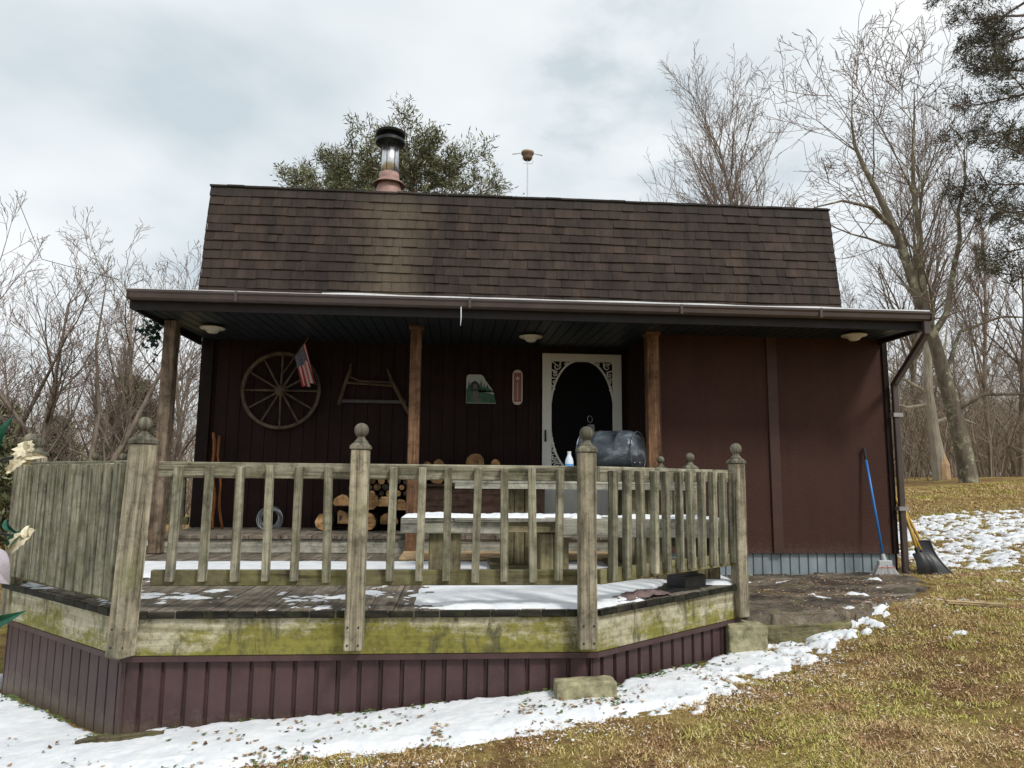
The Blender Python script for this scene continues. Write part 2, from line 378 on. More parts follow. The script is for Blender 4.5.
# ------------------------------------------------------------------ terrain
def ss(t): t = max(0, min(1, t)); return t*t*(3-2*t)
def H0(x, y):
    xx = max(-12, min(14, x)); z = -.27+.077*xx
    if x < -3: z += (-3-xx)*.04
    z += .3*ss((y-7)/8)*ss((x-3)/4)
    z -= .13*math.exp(-((x-2.0)**2+(y-4.5)**2)/.55)
    z -= .10*math.exp(-((x-5.6)**2)/1.2-((y-8)**2)/8)
    z -= .5*ss((y-22)/20)
    z += .055*math.exp(-((x-3.3)**2+(y-5.1)**2)/.25)
    return z
def H(x, y):
    z = H0(x, y)
    if 1.9 < x < 4.5 and 4.9 < y < 7.1 and inside(PATIO, x, y) and edist(PATIO, x, y) > .22: return -.12
    a = 1 if (x*x+(y-5)**2) < 400 else .3
    z += a*.022*noise.noise(Vector((x*1.3, y*1.3, 0)))+a*.010*noise.noise(Vector((x*5, y*5, 3)))
    return z
PATIO = [(2.03, 4.98), (2.80, 4.96), (3.4, 5.30), (4.0, 5.85), (4.35, 6.3), (4.45, 6.75), (4.40, 7.05), (1.95, 7.05), (1.95, 6.0), (2.03, 5.2)]
DECK = [(-1.72, 4.02), (.80, 4.02), (2.0, 4.98), (2.0, 6.98), (-2.78, 6.98), (-2.78, 8.10), (-3.86, 8.10), (-3.32, 5.95), (-2.94, 5.10)]
def inside(poly, x, y):
    c = False; n = len(poly)
    for i in range(n):
        x0, y0 = poly[i]; x1, y1 = poly[(i+1) % n]
        if (y0 > y) != (y1 > y) and x < (x1-x0)*(y-y0)/(y1-y0)+x0: c = not c
    return c
def edist(poly, x, y):
    best = 9
    for i in range(len(poly)):
        x0, y0 = poly[i]; x1, y1 = poly[(i+1) % len(poly)]; dx, dy = x1-x0, y1-y0
        t = max(0, min(1, ((x-x0)*dx+(y-y0)*dy)/(dx*dx+dy*dy))); best = min(best, math.hypot(x-x0-t*dx, y-y0-t*dy))
    return best

def make_ground():
    xs = sorted(set([round(v, 3) for v in np.concatenate([np.arange(-6, 10, .12), np.arange(10, 30, .8), np.arange(-30, -6, .8), np.arange(30, 420, 26), np.arange(-420, -30, 26)])]))
    ys = sorted(set([round(v, 3) for v in np.concatenate([np.arange(1.0, 12, .12), np.arange(-12, 1, .5), np.arange(12, 40, .8), np.arange(40, 460, 26), np.arange(-220, -12, 20)])]))
    nx = len(xs); v = [(x, y, H(x, y)) for y in ys for x in xs]
    f = [(j*nx+i, j*nx+i+1, (j+1)*nx+i+1, (j+1)*nx+i) for j in range(len(ys)-1) for i in range(nx-1)]
    me = bpy.data.meshes.new('ground'); me.from_pydata(v, [], f); me.materials.append(GROUND)
    me.polygons.foreach_set('use_smooth', [True]*len(me.polygons))
    o = bpy.data.objects.new('ground', me); C.objects.link(o); tag(o, kind='structure')
make_ground()

def sheet(name, x0, x1, y0, y1, res, base, thick, mat, under=.02):
    """raised sheet: keeps cells where thickness > 0"""
    nx = int((x1-x0)/res)+1; ny = int((y1-y0)/res)+1
    T = np.zeros((ny, nx)); v = []; 
    for j in range(ny):
        for i in range(nx):
            x, y = x0+i*res, y0+j*res; T[j, i] = thick(x, y)
    idx = {}; f = []
    def vid(i, j):
        if (i, j) not in idx:
            x, y = x0+i*res, y0+j*res; t = T[j, i]
            idx[(i, j)] = len(v); v.append((x, y, base(x, y)+(t if t > 0 else -under)))
        return idx[(i, j)]
    for j in range(ny-1):
        for i in range(nx-1):
            if max(T[j, i], T[j, i+1], T[j+1, i], T[j+1, i+1]) > 0:
                f.append((vid(i, j), vid(i+1, j), vid(i+1, j+1), vid(i, j+1)))
    me = bpy.data.meshes.new(name); me.from_pydata(v, [], f); me.materials.append(mat)
    me.polygons.foreach_set('use_smooth', [True]*len(me.polygons))
    o = bpy.data.objects.new(name, me); C.objects.link(o); return o
def fn(x, y, s, k=0): return noise.fractal(Vector((x*s, y*s, k)), 1.0, 2.0, 4)
BX = [-6, -2.2, -1.2, -.88, -.45, -.23, .05, .33, .72, 1.19, 1.97, 2.35, 2.76, 3.14, 3.5]
BY = [2.0, 2.6, 3.2, 3.40, 3.44, 3.50, 3.47, 3.49, 3.55, 3.74, 4.36, 4.63, 4.80, 5.02, 5.5]
def snow_ground(x, y):
    if inside(DECK, x, y): return -1
    if x > 3.35 or y < 2 or (y > 4.1 and 1.95 < x and y > 4.99+(.0 if x < 2.7 else (x-2.7)*.62)): return -1
    m = y-float(np.interp(x, BX, BY))
    if x > 3.1: m -= (x-3.1)*.6
    m = min(m*1.0, .16)
    e = edist(DECK, x, y)
    m = min(m, .07+(e+.0)*1.8)
    br = .10+.42*ss((x-.7)/.7)+(.10 if x < -1.2 else 0)+(.22*ss((3.62-y)/.3) if x < -.3 else 0)
    n = fn(x, y, 2.2)*.16*br/.3+fn(x, y, 9, 5)*br*.55+fn(x, y, 26, 2)*br*.25
    n += fn(x, y, 45, 6)*.022+fn(x, y, 80, 9)*.012
    t = m*.30+n*.22-.003-(.012 if x < -.3 and y < 3.55 else 0)
    return max(.0015, min(t, .030+.008*fn(x, y, 3, 1))+.004*fn(x, y, 30, 4)) if t > 0 else -1
o = sheet('snow', -4.6, 3.5, 2.5, 5.7, .015, H, snow_ground, SNOWM)
tag(o, 'white snow lying along the brown skirting of the deck', 'snow', kind='stuff')
def snow_hill(x, y):
    if x < 4.3 and y > 5.6: return -1
    # band running away up the slope beside the house
    u = ss((y-6.7)/.5)*(1-ss((y-10.3)/.9))
    w = .55*ss((y-5.6)/.25)*(1-ss((y-6.3)/.3))*ss((x-4.5)/.6)
    d = max(u*ss((x-4.9)/.5), w)
    n = fn(x*.75, y, 1.5, 7)*.30+fn(x, y*.8, 5.0, 8)*.75+fn(x, y, 14, 9)*.7
    t = (d-.95+n*1.15)*.06
    if x > 10.5: return -1
    return min(t, .026) if t > 0 and d > .05 else -1
o = sheet('snow', 4.2, 12.0, 5.0, 11.8, .028, H, snow_hill, SNOWM)
tag(o, 'broken patches of snow on the grass slope right of the house', 'snow', kind='stuff')
def snow_scatter(x, y):
    if inside(DECK, x, y) or y < np.interp(x, BX, BY)-1e9: return -1
    n = fn(x, y, 3.2, 11)+fn(x, y, 10, 12)*.6
    t = (n-.80)*.05
    return min(t, .02) if t > 0 else -1
o = sheet('snow', 2.2, 6.5, 3.4, 6.6, .03, H, lambda x, y: snow_scatter(x, y) if y < 4.9+max(0, (x-2.7))*.55 else -1, SNOWM)
tag(o, 'small scattered crumbs of snow on the dead lawn', 'snow', kind='stuff')

# deck snow
DZ = .235
def snow_deck(x, y):
    if not inside(DECK, x, y): return -1
    e = edist(DECK, x, y)
    n = fn(x, y, 3, 21)*.5+fn(x*.8, y*2.5, 8, 22)*.35+fn(x, y, 20, 23)*.2
    a = ss((y-5.25)/.15)*(1-ss((y-6.15)/.08))                       # strip under the bench, whole width
    if x < -.2: a = max(a, .30*ss((y-4.12)/.1))                      # patchy on the left
    else: a = max(a, (.55+.45*ss((x+.2)/.35))*(1-ss((x-.95-(y-4.1)*.5)/.15)))
    if y < 4.75 and x < -.2: a = max(a, .37)
    if x > 1.5 and y > 5.0-.1: a = max(a, .9)
    if -2.75 < x < -2.25 and 4.8 < y < 5.2: a = max(a, .62)
    if y > 6.15 and x > -3.1: a = 0
    if x < -3.1: a = .8
    t = (a-.5+n*.55)*.05
    t = min(t, (e-.012)*.6)
    return min(t, .018+.006*fn(x, y, 4, 3)) if t > 0 else -1
o = sheet('snow', -3.9, 2.0, 4.0, 8.1, .02, lambda x, y: DZ, snow_deck, SNOWM, under=.004)
tag(o, 'thin snow lying on the weathered deck boards', 'snow', kind='stuff')

# ------------------------------------------------------------------ deck
deck = thing('deck', 'low weathered wooden deck with mossy yellow-green rim and brown skirting', 'deck', (0, 5, 0))
random.seed(3)
mb = MB()
x = -3.9; bw = .138
while x < 2.0:
    x1 = min(x+bw-.006, 2.0)
    ys = []
    cx = (x+x1)/2; st = []
    # clip board against the polygon, scan line at each side
    def span(xx):
        hits = []
        for i in range(len(DECK)):
            (ax, ay), (bx, by) = DECK[i], DECK[(i+1) % len(DECK)]
            if (ax > xx) != (bx > xx): hits.append(ay+(by-ay)*(xx-ax)/(bx-ax))
        return sorted(hits)
    a, b = span(x+.002), span(x1-.002)
    for k in range(0, min(len(a), len(b)), 2):
        zt = DZ-random.uniform(0, .004); zb = zt-.036; ex = random.uniform(.0, .02)
        P = [(x, a[k]-ex), (x1, b[k]-ex), (x1, b[k+1]), (x, a[k+1])]
        of = mb.off()
        top = [(p[0], p[1], zt) for p in P]; bot = [(p[0], p[1], zb) for p in P]
        uv = [(of[0]+p[1], of[1]+p[0]-x) for p in P]
        mb.face(top, uv); mb.face(bot[::-1], uv[::-1])
        for i in range(4):
            j = (i+1) % 4; mb.face([bot[i], bot[j], top[j], top[i]], [uv[i], uv[j], uv[j], uv[i]])
    x += bw
mb.build('deck_boards', BOARD, deck)
visible = [(8, 0), (0, 1), (1, 2), (2, 3), (7, 8)]
def outn(a, b):
    d = Vector((b[0]-a[0], b[1]-a[1], 0)).normalized(); n = Vector((d.y, -d.x, 0)); return d, n
for i, j in visible:
    a, b = DECK[i], DECK[j]; d, n = outn(a, b)
    A = Vector((a[0], a[1], 0)); B = Vector((b[0], b[1], 0))
    # dark rotted nosing under board ends
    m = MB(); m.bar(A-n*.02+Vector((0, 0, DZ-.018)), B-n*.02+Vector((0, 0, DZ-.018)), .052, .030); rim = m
    m = MB(); L = (B-A).length; k = 0.0
    while k < L-.01:
        w = min(.135, L-k); m.bar(A+d*k+n*.012+Vector((0, 0, DZ-.020)), A+d*(k+w-.004)+n*.012+Vector((0, 0, DZ-.020)), .024, .034+random.uniform(-.003, .003)); k += .138
    m.build('edge_trim', RIM, deck, bevel=.004)
    m = MB(); m.bar(A-n*.022-d*.004+Vector((0, 0, .10)), B-n*.022+d*.004+Vector((0, 0, .10)), .04, .192); m.build('fascia_board', FASCIA, deck, bevel=.004)
    sk = MB(); z0 = -.75
    sk.panel(A-n*.035+Vector((0, 0, z0)), d, (0, 0, 1), n, L, .745, .113, .026, .018, start=.03*i, ridge=.004)
    so = sk.build('skirting', SKIRT, deck)
    m = MB(); m.bar(A-n*.022+Vector((0, 0, -.012)), B-n*.022+Vector((0, 0, -.012)), .040, .028); m.build('skirting_trim', SKIRT, deck)
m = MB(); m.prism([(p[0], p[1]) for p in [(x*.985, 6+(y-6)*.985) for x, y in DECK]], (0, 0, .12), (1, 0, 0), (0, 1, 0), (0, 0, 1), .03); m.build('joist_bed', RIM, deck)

# railing ------------------------------------------------------------
def ball_post(parent, x, y, z0, z1, w, yaw=0, mat=GREYV, ballr=.040, lean=0):
    m = MB(); dx, dy = math.cos(yaw), math.sin(yaw)
    m.bar((x-lean, y, z0), (x, y, z1), w, w, up=(-dy, dx, 0)); p = m.build('post', mat, parent, bevel=.005)
    m = MB(); c = w*1.14
    m.bar((x, y, z1+.001), (x, y, z1+.020), c, c, up=(-dy, dx, 0))
    m.bar((x, y, z1+.020), (x, y, z1+.036), c*.95, c*.95, up=(-dy, dx, 0), taper=.70)
    r = ballr; zc = z1+.038
    prof = [(r*.98, 0), (r*.92, .010), (r*.66, .020), (r*.52, .032), (r*.56, .036)]
    for k in range(1, 11):
        a = -math.pi/2+.55+(math.pi-.55)*k/10; prof.append((max(.0005, r*math.cos(a)), .036+r*.86+r*math.sin(a)))
    m.lathe(prof, (x, y, zc-.004), 18)
    m.build('ball_finial', FINW, p, smooth=False, bevel=.002)
    return p
def bal_rail(th, a, b, nb, first, step, lean=0, wide=.042, ztop=1.015, zbot=.36, low=True, seed=0):
    rnd = random.Random(seed)
    A = Vector((*a, 0)); B = Vector((*b, 0)); d, n = outn(a, b); L = (B-A).length
    I = -n
    tr = MB(); tr.bar(A+I*.03+Vector((0, 0, ztop-.043)), B+I*.03+Vector((0, 0, ztop-.043)), .038, .086); tr.build('top_rail', GREY, th, bevel=.004)
    if low:
        br = MB(); br.bar(A+I*.03+Vector((0, 0, zbot+.04)), B+I*.03+Vector((0, 0, zbot+.04)), .038, .082); br.build('bottom_rail', BEAMW, th, bevel=.004)
    for k in range(nb):
        s_ = first+step*k+rnd.uniform(-.006, .006); m = MB(); e = rnd.uniform(-.006, .006)
        p = A+d*s_+I*(-.0125)
        m.bar(p+Vector((0, 0, zbot+.022+rnd.uniform(-.006, .006)))-d*e, p+d*e*1.2+Vector((0, 0, ztop-.018+rnd.uniform(-.005, .004))), wide*rnd.uniform(.92, 1.05), .042, up=tuple(n))
        m.build('baluster', GREY, th, bevel=.003)
P1, P2, P3, P0 = DECK[0], DECK[1], DECK[2], DECK[8]
rf = thing('deck_railing', 'front section of the weathered baluster railing with three ball-topped posts', 'railing', (-.45, 3.98, DZ), 'railing sections round the deck')
bal_rail(rf, (-1.60, 4.02), (.70, 4.02), 6, .118, .160, seed=1)
rf2 = rf
for o_ in [c for c in rf.children if c.name.startswith('baluster')][:0]: pass
rnd = random.Random(5)
for k in range(7):
    m = MB(); xx = -.34+.1543*k+rnd.uniform(-.006, .006); e = rnd.uniform(-.006, .006)
    m.bar((xx-e, 4.0075-.0, .382+rnd.uniform(-.006, .006)), (xx+e, 4.0075, .998), .042, .042, up=(0, -1, 0)); m.build('baluster', GREY, rf, bevel=.003)
ball_post(rf, -1.655, 3.955, .02, 1.105, .100, R(-22), lean=.035); ball_post(rf, -.513, 3.955, .045, 1.09, .094); ball_post(rf, .728, 3.955, .04, 1.09, .094)
for po_, xx in zip([c for c in rf.children if c.name.startswith('post')], (-1.668, -.513, .728)):
    for dx in (-.028, .028):
        for dz in (.075, .165):
            m = MB(); m.lathe([(.0055, 0), (.0055, .004), (.001, .005)], (xx+dx-(.018 if xx < -1 else 0), (3.9075 if xx > -1 else 3.8985), dz), 8, Matrix.Rotation(R(90), 3, 'X')); m.build('screw', BLACK, po_)
rr = thing('deck_railing', 'right-hand angled railing section running back to the ball-topped post by the brown wall', 'railing', (1.4, 4.5, DZ), 'railing sections round the deck')
bal_rail(rr, (.83, 4.04), (1.96, 4.945), 11, .075, .133, wide=.043, seed=2)
ball_post(rr, 1.972, 4.925, .02, 1.06, .086, R(20)); 
rl = thing('deck_railing', 'left angled railing section of close-set boards running back toward the trees', 'railing', (-2.3, 4.55, DZ), 'railing sections round the deck')
dL, nL = outn(P0, P1)
bal_rail(rl, (P0[0]+dL.x*.06, P0[1]+dL.y*.06), (P1[0]-dL.x*.04, P1[1]-dL.y*.04), 12, .10, .122, wide=.086, ztop=1.02, zbot=.265, seed=3)
ball_post(rl, P0[0]+.07, P0[1]-.01, .02, 1.07, .12, R(-42)); 
rb = thing('deck_railing', 'far left railing section beyond the deck, standing before the bare trees', 'railing', (-3.6, 7.4, DZ), 'railing sections round the deck')
bal_rail(rb, (-3.84, 8.05), (-3.34, 6.02), 14, .1, .145, seed=4, ztop=1.0)
dB, nB = outn(DECK[7], DECK[8])
bal_rail(rb, (-3.30, 5.88), (-2.95, 5.18), 5, .10, .14, seed=5)
bal_rail(rb, (-2.85, 8.1), (-3.84, 8.1), 7, .08, .125, seed=6, ztop=1.0, zbot=.42)
ball_post(rb, -3.27, 5.93, DZ-.1, 1.08, .10, R(-40)); ball_post(rb, -3.86, 8.06, DZ-.1, 1.03, .10); ball_post(rb, -3.60, 8.12, DZ-.1, 1.03, .10)
rk = thing('deck_railing', 'short rear railing section with ball-topped posts against the brown wall panel', 'railing', (1.95, 6.4, DZ), 'railing sections round the deck')
ball_post(rk, 1.995, 6.0, DZ, 1.03, .10); ball_post(rk, 1.95, 6.72, DZ, 1.03, .10, mat=PPOST, ballr=.036)
bal_rail(rk, (1.98, 6.06), (1.98, 6.66), 4, .08, .14, seed=8, ztop=.93)

# ------------------------------------------------------------------ house
house = thing('house', 'dark brown cabin with mansard shingle roof, full-width porch roof and white scrollwork screen door', 'house', (.9, 8, 0))
XL, XR, YW, YP, YS, ZP = -2.77, 4.43, 8.02, 7.0, 6.95, .40
XC = 1.93     # left side of projecting room
# body walls
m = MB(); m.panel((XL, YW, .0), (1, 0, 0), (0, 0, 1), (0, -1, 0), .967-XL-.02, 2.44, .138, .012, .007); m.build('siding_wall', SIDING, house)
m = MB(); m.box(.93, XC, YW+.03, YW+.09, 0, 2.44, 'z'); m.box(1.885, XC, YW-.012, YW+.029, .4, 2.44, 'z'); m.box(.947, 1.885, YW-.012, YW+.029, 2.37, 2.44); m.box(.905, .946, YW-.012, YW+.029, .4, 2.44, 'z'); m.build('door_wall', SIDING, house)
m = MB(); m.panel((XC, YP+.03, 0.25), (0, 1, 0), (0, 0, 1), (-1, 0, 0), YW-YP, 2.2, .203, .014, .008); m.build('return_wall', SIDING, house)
m = MB(); m.panel((XL, 15, -.6), (0, -1, 0), (0, 0, 1), (-1, 0, 0), 15-8.22, 3.6, .203, .014, .008); m.build('left_wall', SIDING, house)
m = MB(); m.panel((XR, YP, -.6), (0, 1, 0), (0, 0, 1), (1, 0, 0), 8.22-YP, 3.04, .203, .014, .008); m.panel((XR, 8.22, -.6), (0, 1, 0), (0, 0, 1), (1, 0, 0), 15-8.22, 3.6, .203, .014, .008); m.build('right_wall', SIDING, house)
m = MB(); m.panel((XR, 15, -.6), (-1, 0, 0), (0, 0, 1), (0, 1, 0), XR-XL, 3.6, .203, .014, .008); m.build('rear_wall', SIDING, house)
m = MB(); m.box(XL-.03, XL+.10, YW-.045, YW-.01, ZP, 2.44, 'z'); m.box(XL-.03, XL-.003, YW-.01, 8.22, -.3, 2.44, 'z'); m.build('corner_trim', CORNER, house)
m = MB(); m.box(XC, XR, YP, YP+.05, .235, 2.44, 'z'); m.build('wall_panel', STUCCO, house)
m = MB()
for a, b in ((XC-.02, 2.045), (3.15, 3.255)):
    m = MB(); m.box(a, b, YP-.022, YP-.001, .232, 2.43, 'z'); m.build('batten', BATTEN, house, bevel=.003)
m = MB(); m.box(XR-.045, XR+.012, YP-.022, YP-.001, .232, 2.43, 'z'); m.build('corner_trim', CORNER, house, bevel=.003)
m = MB(); m.panel((XC, YP+.035, -.5), (1, 0, 0), (0, 0, 1), (0, -1, 0), XR-XC, .735, .094, .014, .010, ridge=.003); m.build('foundation_skirting', FOUND, house)
# porch floor
m = MB(); x = XL+.02
while x < XC-.03:
    m.box(x, min(x+.138, XC-.03), YS-.025, YW-.015, ZP-.036, ZP-random.uniform(0, .004), 'y'); x += .143
m.build('porch_floor', BOARD, house, bevel=.003)
m = MB(); m.box(XL+.02, XC-.03, YS+.0, YS+.035, DZ+.003, ZP-.037); m.build('step_riser', BENCHW, house)
# porch ceiling (rises to the wall)
ZF, ZB = 2.385, 2.44
m = MB(); m.panel((-2.79, 6.26, ZF), (1, 0, 0), (0, YW-6.26, ZB-ZF), (0, 0, -1), 7.15, math.hypot(YW-6.26, ZB-ZF), .105, .016, .010); m.build('porch_ceiling', CEIL, house)
# porch roof slab
ye, yb, ze, zb = 6.20, 8.20, 2.50, 2.975
sl = Vector((0, yb-ye, zb-ze)).normalized()
m = MB()
rows = 13; Ls = math.hypot(yb-ye, zb-ze)
for r in range(rows):
    s0 = r*Ls/rows-.03; x = -2.80-random.random()*.3
    while x < 4.37:
        x0, x1 = max(x, -2.80), min(x+.30, 4.37)
        if x1-x0 > .02:
            p = Vector((0, ye, ze))+sl*s0; q = Vector((0, ye, ze))+sl*(s0+.17); up = Vector((0, -sl.z, sl.y))*1
            oy = 10*random.randint(0, 400)+1; e = random.uniform(0, .004)
            A_ = [Vector((x0, 0, 0))+p+up*(.012+e), Vector((x1-.004, 0, 0))+p+up*(.012+e), Vector((x1-.004, 0, 0))+q+up*.002, Vector((x0, 0, 0))+q+up*.002]
            m.face(A_, [(0, oy)]*4); B_ = [v-up*.010 for v in A_[:2]]; m.face([B_[0], B_[1], A_[1], A_[0]], [(0, oy)]*4)
        x += .305
pr = m.build('porch_roof', SHING, house)
m = MB(); m.prism([(6.24, 2.47), (8.19, 2.935), (8.19, 2.45), (6.27, 2.395)], (-2.79, 0, 0), (0, 1, 0), (0, 0, 1), (1, 0, 0), 7.15); m.build('porch_roof_frame', TRIMD, house)
# gutter: open C profile
prof = [(6.235, 2.505), (6.235, 2.435), (6.215, 2.424), (6.175, 2.424), (6.155, 2.44), (6.150, 2.475), (6.138, 2.49), (6.138, 2.508), (6.148, 2.508), (6.158, 2.49), (6.165, 2.445), (6.18, 2.432), (6.21, 2.432), (6.225, 2.438), (6.225, 2.505)]
g1, g2 = -2.80, 4.365
m = MB()
for (a, az), (b, bz) in zip(prof, prof[1:]+prof[:1]): m.face([(g1, a, az), (g2, a, az), (g2, b, bz), (g1, b, bz)])
for gx in (g1, g2): m.box(gx-.004, gx+.004, 6.14, 6.235, 2.424, 2.505)
for gx in (-1.9, .1, 2.0, 3.3): m.box(gx-.012, gx+.012, 6.1345, 6.1375, 2.424, 2.510)
gut = m.build('gutter', TRIM, house)
m = MB(); m.box(-2.79, 4.36, 6.238, 6.262, 2.35, 2.50); m.box(-2.815, -2.792, 6.24, 7.95, 2.36, 2.47, 'y'); m.box(4.362, 4.39, 6.263, 7.95, 2.36, 2.47, 'y'); m.build('eave_fascia', TRIMD, house)
m = MB(); 
nn = 240
for i in range(nn):
    x = g1+.02+(g2-g1-.04)*i/nn; w = (g2-g1)/nn
    hgt = .005+.012*max(0, noise.noise(Vector((x*1.7, 3, 1)))+.35)
    m.box(x, x+w+.0005, 6.142, 6.20, 2.5085, 2.511+hgt*(1 if x > -1.2 else .25))
m.build('eave_snow', SNOWM, house)
# downspout
m = MB(); dk = TRIM
m.bar((4.33, 6.19, 2.425), (4.33, 6.19, 2.30), .058, .048, up=(0, 1, 0))
m.bar((4.33, 6.185, 2.315), (4.475, 6.955, 1.93), .058, .048, up=(0, .5, 1))
m.bar((4.475, 6.945, 1.96), (4.475, 6.945, .03), .058, .048, up=(0, 1, 0)); 
m.bar((4.475, 6.95, .06), (4.52, 6.80, -.02), .058, .048, up=(0, 0, 1))
ds = m.build('downspout', TRIM, house, bevel=.006)
m = MB(); m.box(4.425, 4.525, 6.905, 6.985, .66, .70); m.box(4.425, 4.525, 6.905, 6.985, 1.60, 1.64); m.build('strap', plain('strap_metal', (.35, .33, .32), .4, metal=.6), ds)
# mansard
YM0, ZM0, YM1, ZM1 = 8.17, 2.97, 8.36, 4.34
XM0, XM1 = -2.95, 4.66
mans = MB(); sl = Vector((0, YM1-YM0, ZM1-ZM0)); Ls = sl.length; sl.normalize(); up = Vector((0, -sl.z, sl.y))
rows = 12; ex = Ls/rows
rnd = random.Random(11)
for r in range(rows):
    x = XM0-rnd.random()*.25
    while x < XM1:
        wv = rnd.choice((.11, .14, .17, .22))
        x0, x1 = max(x, XM0), min(x+wv, XM1)
        if x1-x0 > .01:
            s0 = r*ex-.004+rnd.uniform(-.004, .003)+.006*math.sin(x*1.3+r)+.004*math.sin(x*4.1+r*2); p = Vector((0, YM0, ZM0))+sl*s0; q = Vector((0, YM0, ZM0))+sl*min(s0+ex*1.15, Ls)
            oy = 10*rnd.randint(0, 400)+1; e = rnd.uniform(.010, .022)
            A_ = [Vector((x0, 0, 0))+p+up*e, Vector((x1-.003, 0, 0))+p+up*e, Vector((x1-.003, 0, 0))+q+up*.002, Vector((x0, 0, 0))+q+up*.002]
            mans.face(A_, [(0, oy)]*4); B_ = [v-up*e for v in A_[:2]]; mans.face([B_[0], B_[1], A_[1], A_[0]], [(0, oy)]*4)
            if x0 == XM0 or x1 == XM1:
                xx = x0 if x0 == XM0 else x1-.003
                mans.face([Vector((xx, 0, 0))+p-up*.0, Vector((xx, 0, 0))+p+up*e, Vector((xx, 0, 0))+q+up*.002, Vector((xx, 0, 0))+q], [(0, oy)]*4)
        x += wv
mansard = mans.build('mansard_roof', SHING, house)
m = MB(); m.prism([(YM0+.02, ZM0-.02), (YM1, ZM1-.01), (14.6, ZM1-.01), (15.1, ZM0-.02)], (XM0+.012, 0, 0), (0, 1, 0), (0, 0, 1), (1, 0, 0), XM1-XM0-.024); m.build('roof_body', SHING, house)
m = MB(); x = XM0-.01
while x < XM1:
    oy = 10*random.randint(0, 400)+1
    x1 = min(x+.2, XM1+.01); z1 = ZM1+.010+random.uniform(0, .010)
    m.bar((x, YM1+.07, z1), (x1-.003, YM1+.07, z1), .18, .022, off=(0, oy)); x += .2
m.build('ridge_cap', SHING, house)
# chimney
CX, CY = -.905, 8.75
m = MB(); m.lathe([(.115, 4.70), (.115, 5.16)], (CX, CY, 0), 28); ch = m.build('chimney_pipe', STEEL, house, smooth=True)
ch.data.polygons.foreach_set('use_smooth', [True]*len(ch.data.polygons))
m = MB()
for k in range(28):
    a = 2*math.pi*k/28
    if k % 4 == 0: m.box(CX+.116*math.cos(a)-.004, CX+.116*math.cos(a)+.004, CY+.116*math.sin(a)-.004, CY+.116*math.sin(a)+.004, 4.72, 5.15, 'z')
m.build('seam', CAPM, ch)
m = MB(); m.lathe([(.20, 4.33), (.185, 4.42), (.145, 4.60), (.125, 4.70), (.123, 4.76)], (CX, CY, 0), 28); m.build('flashing_cone', RUST, ch, smooth=True)
m = MB(); m.lathe([(.13, 4.675), (.205, 4.615), (.205, 4.605), (.12, 4.66)], (CX, CY, 0), 28); m.build('storm_collar', RUST, ch)
m = MB(); m.lathe([(.118, 5.13), (.18, 5.155), (.19, 5.165), (.19, 5.20), (.13, 5.215), (.125, 5.22)], (CX, CY, 0), 28)
m.lathe([(.12, 5.22), (.12, 5.27)], (CX, CY, 0), 10); m.lathe([(.15, 5.262), (.185, 5.275), (.195, 5.30), (.16, 5.325), (.03, 5.345)], (CX, CY, 0), 28); m.build('rain_cap', CAPM, ch)
# porch posts
for xx, mt, w in ((-2.705, PPOSTL, .108), (-.40, PPOST, .105), (1.93, PPOST, .115)):
    z0 = DZ+.003; m = MB(); m.box(xx-w/2, xx+w/2, 6.84, 6.84+.12, z0, 2.395, 'z'); po = m.build('porch_post', mt, house, bevel=.005)
    if xx < -2: continue
    m = MB(); m.box(xx-w/2-.018, xx+w/2+.018, 6.82, 6.98, 2.365, 2.402); m.build('post_capital', mt, po, bevel=.004)
# porch lights
for xx, yy in ((-2.40, 7.10), (.745, 7.15), (3.87, 6.60)):
    zc = ZF+(yy-6.26)/(YW-6.26)*(ZB-ZF)
    m = MB(); m.lathe([(.02, -.075), (.045, -.068), (.07, -.040), (.115, -.030), (.12, -.018), (.06, -.004), (.05, -.0)][::1], (xx, yy, zc-.012), 24); m.build('porch_light', LAMPW, house, smooth=True)
m = MB(); m.tube([(.024, 6.145, 2.43), (.026, 6.14, 2.33), (.022, 6.143, 2.26)], [.006, .005, .002], 6); m.build('icicle', plain('ice', (.6, .65, .7), .1, var=.05), gut)
# screen door
DX0, DX1, DZ0, DZ1, DY = .967, 1.877, .405, 2.362, YW-.03
sd = MB(); sw = .105
sd.box(DX0, DX0+sw, DY-.02, DY+.02, DZ0, DZ1, 'z'); sd.box(DX1-sw, DX1, DY-.02, DY+.02, DZ0, DZ1, 'z')
sd.box(DX0+sw, DX1-sw, DY-.019, DY+.02, DZ1-.09, DZ1); sd.box(DX0+sw, DX1-sw, DY-.019, DY+.02, .93, 1.02); sd.box(DX0+sw, DX1-sw, DY-.019, DY+.02, DZ0, .47)
door = sd.build('screen_door', WHITE, house, bevel=.004)
m = MB(); m.panel((DX0+sw, DY-.008, .47), (1, 0, 0), (0, 0, 1), (0, -1, 0), DX1-DX0-2*sw, .46, .07, .008, .005); m.build('lower_panel', WHITE, door)
m = MB(); m.box(DX0+.03, DX1-.03, DY+.012, DY+.018, .5, DZ1-.04, 'z'); m.build('insect_screen', DARKS, door)
m = MB(); ccx = (DX0+DX1)/2; ccz = 1.635; a_, b_ = (DX1-DX0)/2-sw+.018, .655
def oval(t):
    c, s_ = math.cos(t), math.sin(t); k = 1.0
    return (ccx+a_*math.copysign(abs(c)**.92, c), ccz+b_*math.copysign(abs(s_)**.92, s_))
T_ = 64
for i in range(T_):
    t0, t1 = 2*math.pi*i/T_, 2*math.pi*(i+1)/T_; p, q = oval(t0), oval(t1)
    m.bar((p[0], DY-.008, p[1]), (q[0], DY-.008, q[1]), .016, .022, up=(0, 0, 1) if abs(math.sin(t0)) > .7 else (1, 0, 0))
